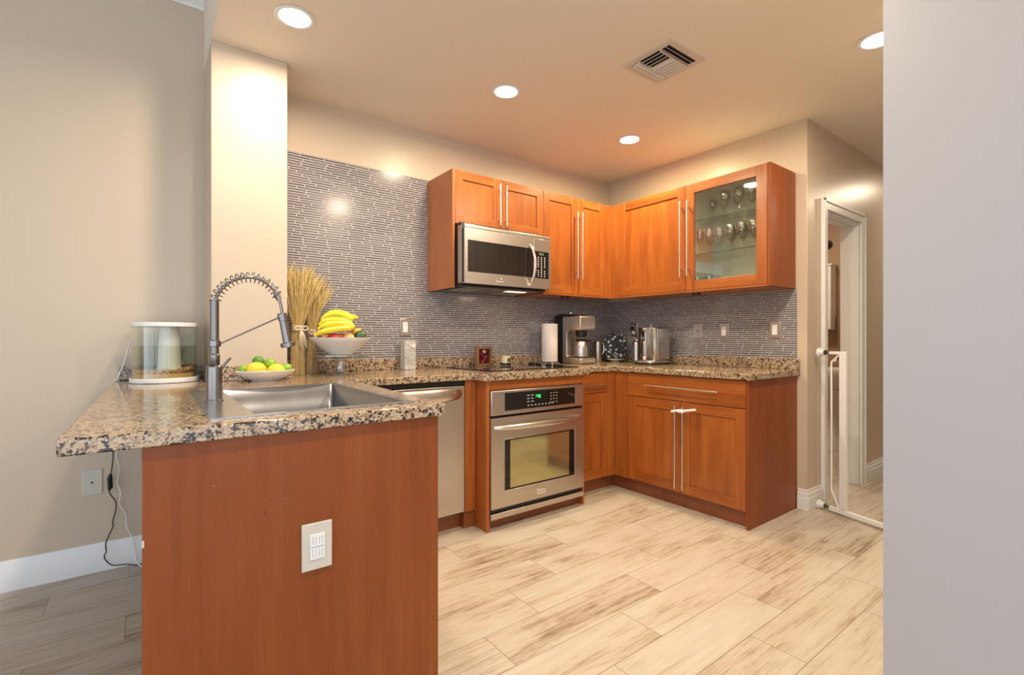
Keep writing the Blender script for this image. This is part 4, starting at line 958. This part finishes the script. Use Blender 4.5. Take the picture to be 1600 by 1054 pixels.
# ------------------------------------------------------------------ patterned napkin fan on white dish
t = thing('patterned_fan', 'black and white patterned fan ornament on a small white foot', 'ornament', (-.17, -.235, CT))
m, tt, b = nt('black_white_medallion_pattern'); b.inputs['Roughness'].default_value = .3
v = mapped(tt, (1, 1, 1)); vo = N(tt, 'TexVoronoi', i_Scale=34.0); tt.links.new(v, vo.inputs['Vector']); v2 = N(tt, 'TexVoronoi', i_Scale=120.0); tt.links.new(v, v2.inputs['Vector'])
ad = N(tt, 'Math', operation='MULTIPLY_ADD'); ad.inputs[1].default_value = .35; tt.links.new(v2.outputs[0], ad.inputs[0]); tt.links.new(vo.outputs[0], ad.inputs[2])
tt.links.new(ramp(tt, ad.outputs[0], [(0, (.30, .27, .22)), (.24, (.62, .58, .50)), (.46, (.25, .30, .36)), (.58, (.012, .012, .018))], 'CONSTANT'), b.inputs['Base Color'])
ux = Vector((.7987, -.6017, 0)); nx = Vector((-.6017, -.7987, 0)); c0 = Vector((-.17, -.235, 0))
P = []
K = 40
for i in range(K+1):
    s = i/K; ang = PI*(1-s); rr = 1+.05*abs(math.sin(ang*4)); P.append((math.cos(ang)*.098*rr, 1.055+math.sin(ang)*.112*rr))
P = [(-.070, .942), (-.090, .99)] + P + [(.090, .99), (.070, .942)]
MB().prism([c0+nx*.012+ux*x+Vector((0, 0, z)) for x, z in P], nx*-.024).build('fan', m, t, bev=.003)
MB().lathe([(.034, .0008), (.036, .006), (.060, .018), (.078, .024), (.076, .027), (.03, .022)], (c0.x, c0.y, CT), 36).build('foot', 'ceramic', t)

# ------------------------------------------------------------------ frother and machine
t = thing('milk_frother', 'tall stainless steel cylinder with domed lid and black cord', 'frother', (-.115, -.425, CT))
MB().lathe([(.043, .0008), (.046, .004), (.046, .155), (.044, .165)], (-.115, -.425, CT), 36).build('body', 'steel_z', t)
MB().lathe([(.046, .1655), (.044, .172), (.020, .188), (.018, .196), (.010, .198)], (-.115, -.425, CT), 32).build('lid', 'satin', t)
MB().tube(smooth_path([(-.066, -.40, .93), (-.045, -.385, 1.02), (-.05, -.375, 1.12), (-.04, -.34, 1.185), (-.030, -.315, 1.200)], 6), .003, 6).build('cord', 'black', t)
MB().box(-.040, -.0175, -.328, -.296, 1.190, 1.222).build('plug', 'black', t, bev=.003)
t = thing('coffee_pod_machine', 'boxy machine with chrome front and brushed steel side on dark base', 'coffee machine', (-.23, -.66, CT))
MB().prism([(x, y, .945) for x, y in ((-.292, -.740), (-.300, -.715), (-.302, -.660), (-.300, -.605), (-.292, -.580), (-.27, -.574), (-.27, -.746))], (0, 0, .258)).build('front_face', 'chrome', t, bev=.004)
MB().box(-.2695, -.105, -.746, -.574, .945, 1.203).build('body', 'steel_z', t, bev=.010)
MB().box(-.255, -.12, -.73, -.59, 1.2035, 1.2065).build('top_plate', 'black', t)
mb = MB(); pp = []
for i in range(24):
    a = 2*PI*i/24; pp.append((-.225+.130*math.copysign(abs(math.cos(a))**.55, math.cos(a)), -.66+.102*math.copysign(abs(math.sin(a))**.55, math.sin(a)), 0))
MB().prism([(x, y, CT+.0008) for x, y, _ in pp], (0, 0, .012)).build('foot', 'black', t)
MB().prism([(x, y, CT+.0130) for x, y, _ in pp], (0, 0, .0175)).build('base', 'steel_x', t, bev=.004)
MB().cyl((-.285, -.70, 1.203), (-.285, -.70, 1.225), .002, 8).build('pin', 'chrome', t)

# ------------------------------------------------------------------ ceiling vent
t = thing('ceiling_vent', 'square white air vent set in the kitchen ceiling', 'air vent', (-1.287, -1.531, H))
vx0, vx1, vy0, vy1 = -1.435, -1.142, -1.680, -1.388
mb = MB(); k = .032
for a in ((vx0, vx1, vy0, vy0+k), (vx0, vx1, vy1-k, vy1), (vx0, vx0+k, vy0+k, vy1-k), (vx1-k, vx1, vy0+k, vy1-k)): mb.box(a[0], a[1], a[2], a[3], H-.006, H-.0005)
mb.build('frame', plain('vent_paint', (.62, .54, .47), .5), t)
MB().box(vx0+k, vx1-k, vy0+k, vy1-k, H-.002, H-.0006).build('duct_shade_plate', 'dark', t)  # dark plate stands for the shade inside the duct
Mv = plain('vent_slat_paint', (.66, .60, .54), .45); ix0, ix1, iy0, iy1 = vx0+k, vx1-k, vy0+k, vy1-k
my0, my1 = iy0+.052, iy1-.048
for i in range(8):   # main bank: slats along y, the first three throw air the other way
    x = ix0+.022+i*.0265; d = .017 if i > 2 else -.015
    MB().prism([(x, my0, H-.003), (x+d, my0, H-.018), (x+d*1.1, my0, H-.0165), (x+d*.1, my0, H-.003)], (0, my1-my0, 0)).build('slat', Mv, t)
for y in (my0, my1): MB().box(ix0, ix1, y-.002, y+.002, H-.014, H-.0022).build('divider', Mv, t)
for i in range(2):
    y = my1+.005+i*.021
    MB().prism([(ix0, y, H-.003), (ix0, y+.016, H-.017), (ix0, y+.0175, H-.016), (ix0, y+.002, H-.003)], (ix1-ix0, 0, 0)).build('slat', Mv, t)
for i in range(2):
    y = my0-.006-i*.022
    MB().prism([(ix0, y, H-.003), (ix0, y-.012, H-.016), (ix0, y-.0135, H-.015), (ix0, y-.002, H-.003)], (ix1-ix0, 0, 0)).build('slat', Mv, t)

# ------------------------------------------------------------------ recessed downlights
def downlight(x, y, label, c=None, k=1.0):
    t = thing('recessed_light', label, 'ceiling light', (x, y, H), group='recessed ceiling lights')
    MB().lathe([(.066, 0), (.083, -.0005), (.086, -.003), (.083, -.005), (.072, -.006), (.066, -.004)], (0, 0, 0), 40, closed=True).build('trim_ring', 'trim', t, local=True)
    MB().lathe([(.0655, -.0005), (.0655, -.003), (.04, -.0045)], (0, 0, 0), 40).build('lens', 'lens', t, local=True)
    l = bpy.data.lights.new('lamp', 'AREA'); l.shape = 'DISK'; l.size = .125; l.energy = LAMP_W*k; l.color = c or LAMP_C; l.spread = math.radians(175)
    o = bpy.data.objects.new('lamp', l); C.objects.link(o); o.parent = t; o.location = (0, 0, -.0062)
    return t
downlight(-2.905, -.760, 'recessed ceiling light nearest the column, leftmost of the back row', (1, .83, .65), .85)
downlight(-1.765, -.800, 'recessed ceiling light in the middle of the back row', (1, .82, .55))
downlight(-.648, -.785, 'recessed ceiling light nearest the kitchen corner', (1, .81, .46), 1.15)
downlight(-.630, -2.270, 'recessed ceiling light cut off by the near grey wall')
downlight(-1.765, -2.300, 'recessed ceiling light above the camera, reflected in the glass cabinet door')
downlight(-2.905, -2.260, 'recessed ceiling light above the camera, over the peninsula end')

downlight(2.1, -2.2, 'unseen recessed light added to brighten the hallway, behind the near grey wall', None, .8)  # out-of-view lamp added to brighten the hallway
# ------------------------------------------------------------------ safety gate
GA = math.atan2(-.093, .313)   # gate is closed slightly askew
t = thing('safety_gate', 'white metal pressure-mounted safety gate across the hallway', 'safety gate', (.115, YE-.0265, 0), rz=GA)
def gb(): return MB()
# local frame: gate runs along -y from the hall wall
MB().box(-.012, .012, -1.02+.10, -.075, .014, .040).build('bottom_rail', 'white', t, local=True, bev=.002)
MB().box(-.012, .012, -.185, -.142, .0405, 1.036).build('gate_post', 'white', t, local=True, bev=.003)
MB().box(-.011, .011, -.1415, -.075, 1.018, 1.036).build('top_rail', 'white', t, local=True, bev=.002)
MB().tube(smooth_path([(0, -.132, 1.018), (0, -.125, 1.005), (0, -.095, .975), (0, -.085, .955), (0, -.085, .80), (0, -.085, .30), (0, -.085, .15), (0, -.095, .125), (0, -.125, .060), (0, -.128, .0405)], 4), .006, 10).tube([(0, -.120, .985), (0, -.105, .972), (0, -.090, .978)], .004, 8).build('curved_rod', 'white', t, local=True)
for z in (1.028, .028):
    mb = MB().lathe([(.030, -.0), (.030, -.008), (.020, -.011), (.019, -.036), (.012, -.040)], (0, 0, z), 24, axis='y'); c_ = mb.build('wall_cup', 'white', t, local=True)
    MB().cyl((0, -.0405, z), (0, -.075, z), .004, 10).lathe([(.016, -.041), (.016, -.046)], (0, 0, z), 16, axis='y').lathe([(.010, -.058), (.012, -.062), (.012, -.0745)], (0, 0, z), 12, axis='y').build('spindle', 'steel_dark', c_, local=True)

# ------------------------------------------------------------------ bathroom glimpse
t = thing('medicine_cabinet', 'white bathroom cabinet on the wall seen through the doorway', 'bathroom cabinet', (2.33, -.92, 1.54))
MB().box(2.27, 2.399, -1.035, -.70, 1.21, 1.875).build('box', 'trim', t, bev=.003)
MB().box(2.250, 2.269, -1.035, -.70, 1.215, 1.87).build('door', 'trim', t, bev=.003)
MB().box(2.245, 2.399, -1.045, -.69, 1.876, 1.895).build('cornice', 'trim', t, bev=.003)
t = thing('hand_towel', 'brown hand towel hanging beside the bathroom cabinet', 'towel', (2.36, -1.07, 1.3))
mb = MB(); K = 10
top = [(2.36-.012*math.sin(i*1.3), -1.12+.065*i/K) for i in range(K+1)]; bot = [(2.35-.02*math.sin(i*1.3), -1.135+.08*i/K) for i in range(K+1)]
for i in range(K):
    a, c_, d_, e = top[i], top[i+1], bot[i+1], bot[i]; mb.prism([(a[0], a[1], 1.36), (c_[0], c_[1], 1.36), (d_[0], d_[1], 1.06), (e[0], e[1], 1.06)], (.012, 0, 0))
mb.build('cloth', plain('brown_towel', (.38, .22, .12), .9, nz=.1, nscale=60), t)
MB().cyl((2.399, -1.085, 1.365), (2.34, -1.085, 1.365), .006, 10).build('hook', 'chrome', t)
t = thing('bathroom_sink', 'white pedestal washbasin seen through the bathroom doorway', 'washbasin', (2.15, -1.08, 0))
MB().lathe([(.10, .60), (.16, .64), (.23, .72), (.25, .80), (.245, .815), (.21, .81), (.18, .74), (.08, .69)], (2.135, -1.10, 0), 36, sy=1.0).build('basin', 'ceramic', t)
MB().lathe([(.11, .001), (.10, .04), (.07, .12), (.065, .50), (.09, .6)], (2.135, -1.10, 0), 28).build('pedestal', 'ceramic', t)
MB().tube(smooth_path([(2.34, -1.10, .815), (2.34, -1.10, .90), (2.29, -1.10, .93), (2.24, -1.10, .90)], 5), .012, 10).build('tap', 'black', t)
t = thing('wall_sconce', 'round dark wall fitting high on the bathroom wall', 'wall light', (2.39, -.955, 2.12))
MB().lathe([(.045, 2.399), (.045, 2.38), (.03, 2.37)], (0, -.955, 2.12), 24, axis='x').build('backplate', 'dark', t)
MB().ball((2.345, -.955, 2.12), .03).build('globe', 'blackglass', t)
l = bpy.data.lights.new('bathroom_fill_lamp', 'AREA'); l.shape = 'DISK'; l.size = .3; l.energy = 16; l.color = LAMP_C  # out-of-view lamp added because the bathroom came out dark
t = thing('bathroom_fill_light', 'unseen ceiling light added to brighten the bathroom', 'ceiling light', (1.3, -.9, H)); MB().lathe([(.17, -.0005), (.17, -.02), (.12, -.03)], (0, 0, 0), 32).build('diffuser', 'lens', t, local=True)
o = bpy.data.objects.new('bathroom_fill_lamp', l); C.objects.link(o); o.parent = t; o.location = (0, 0, -.032)
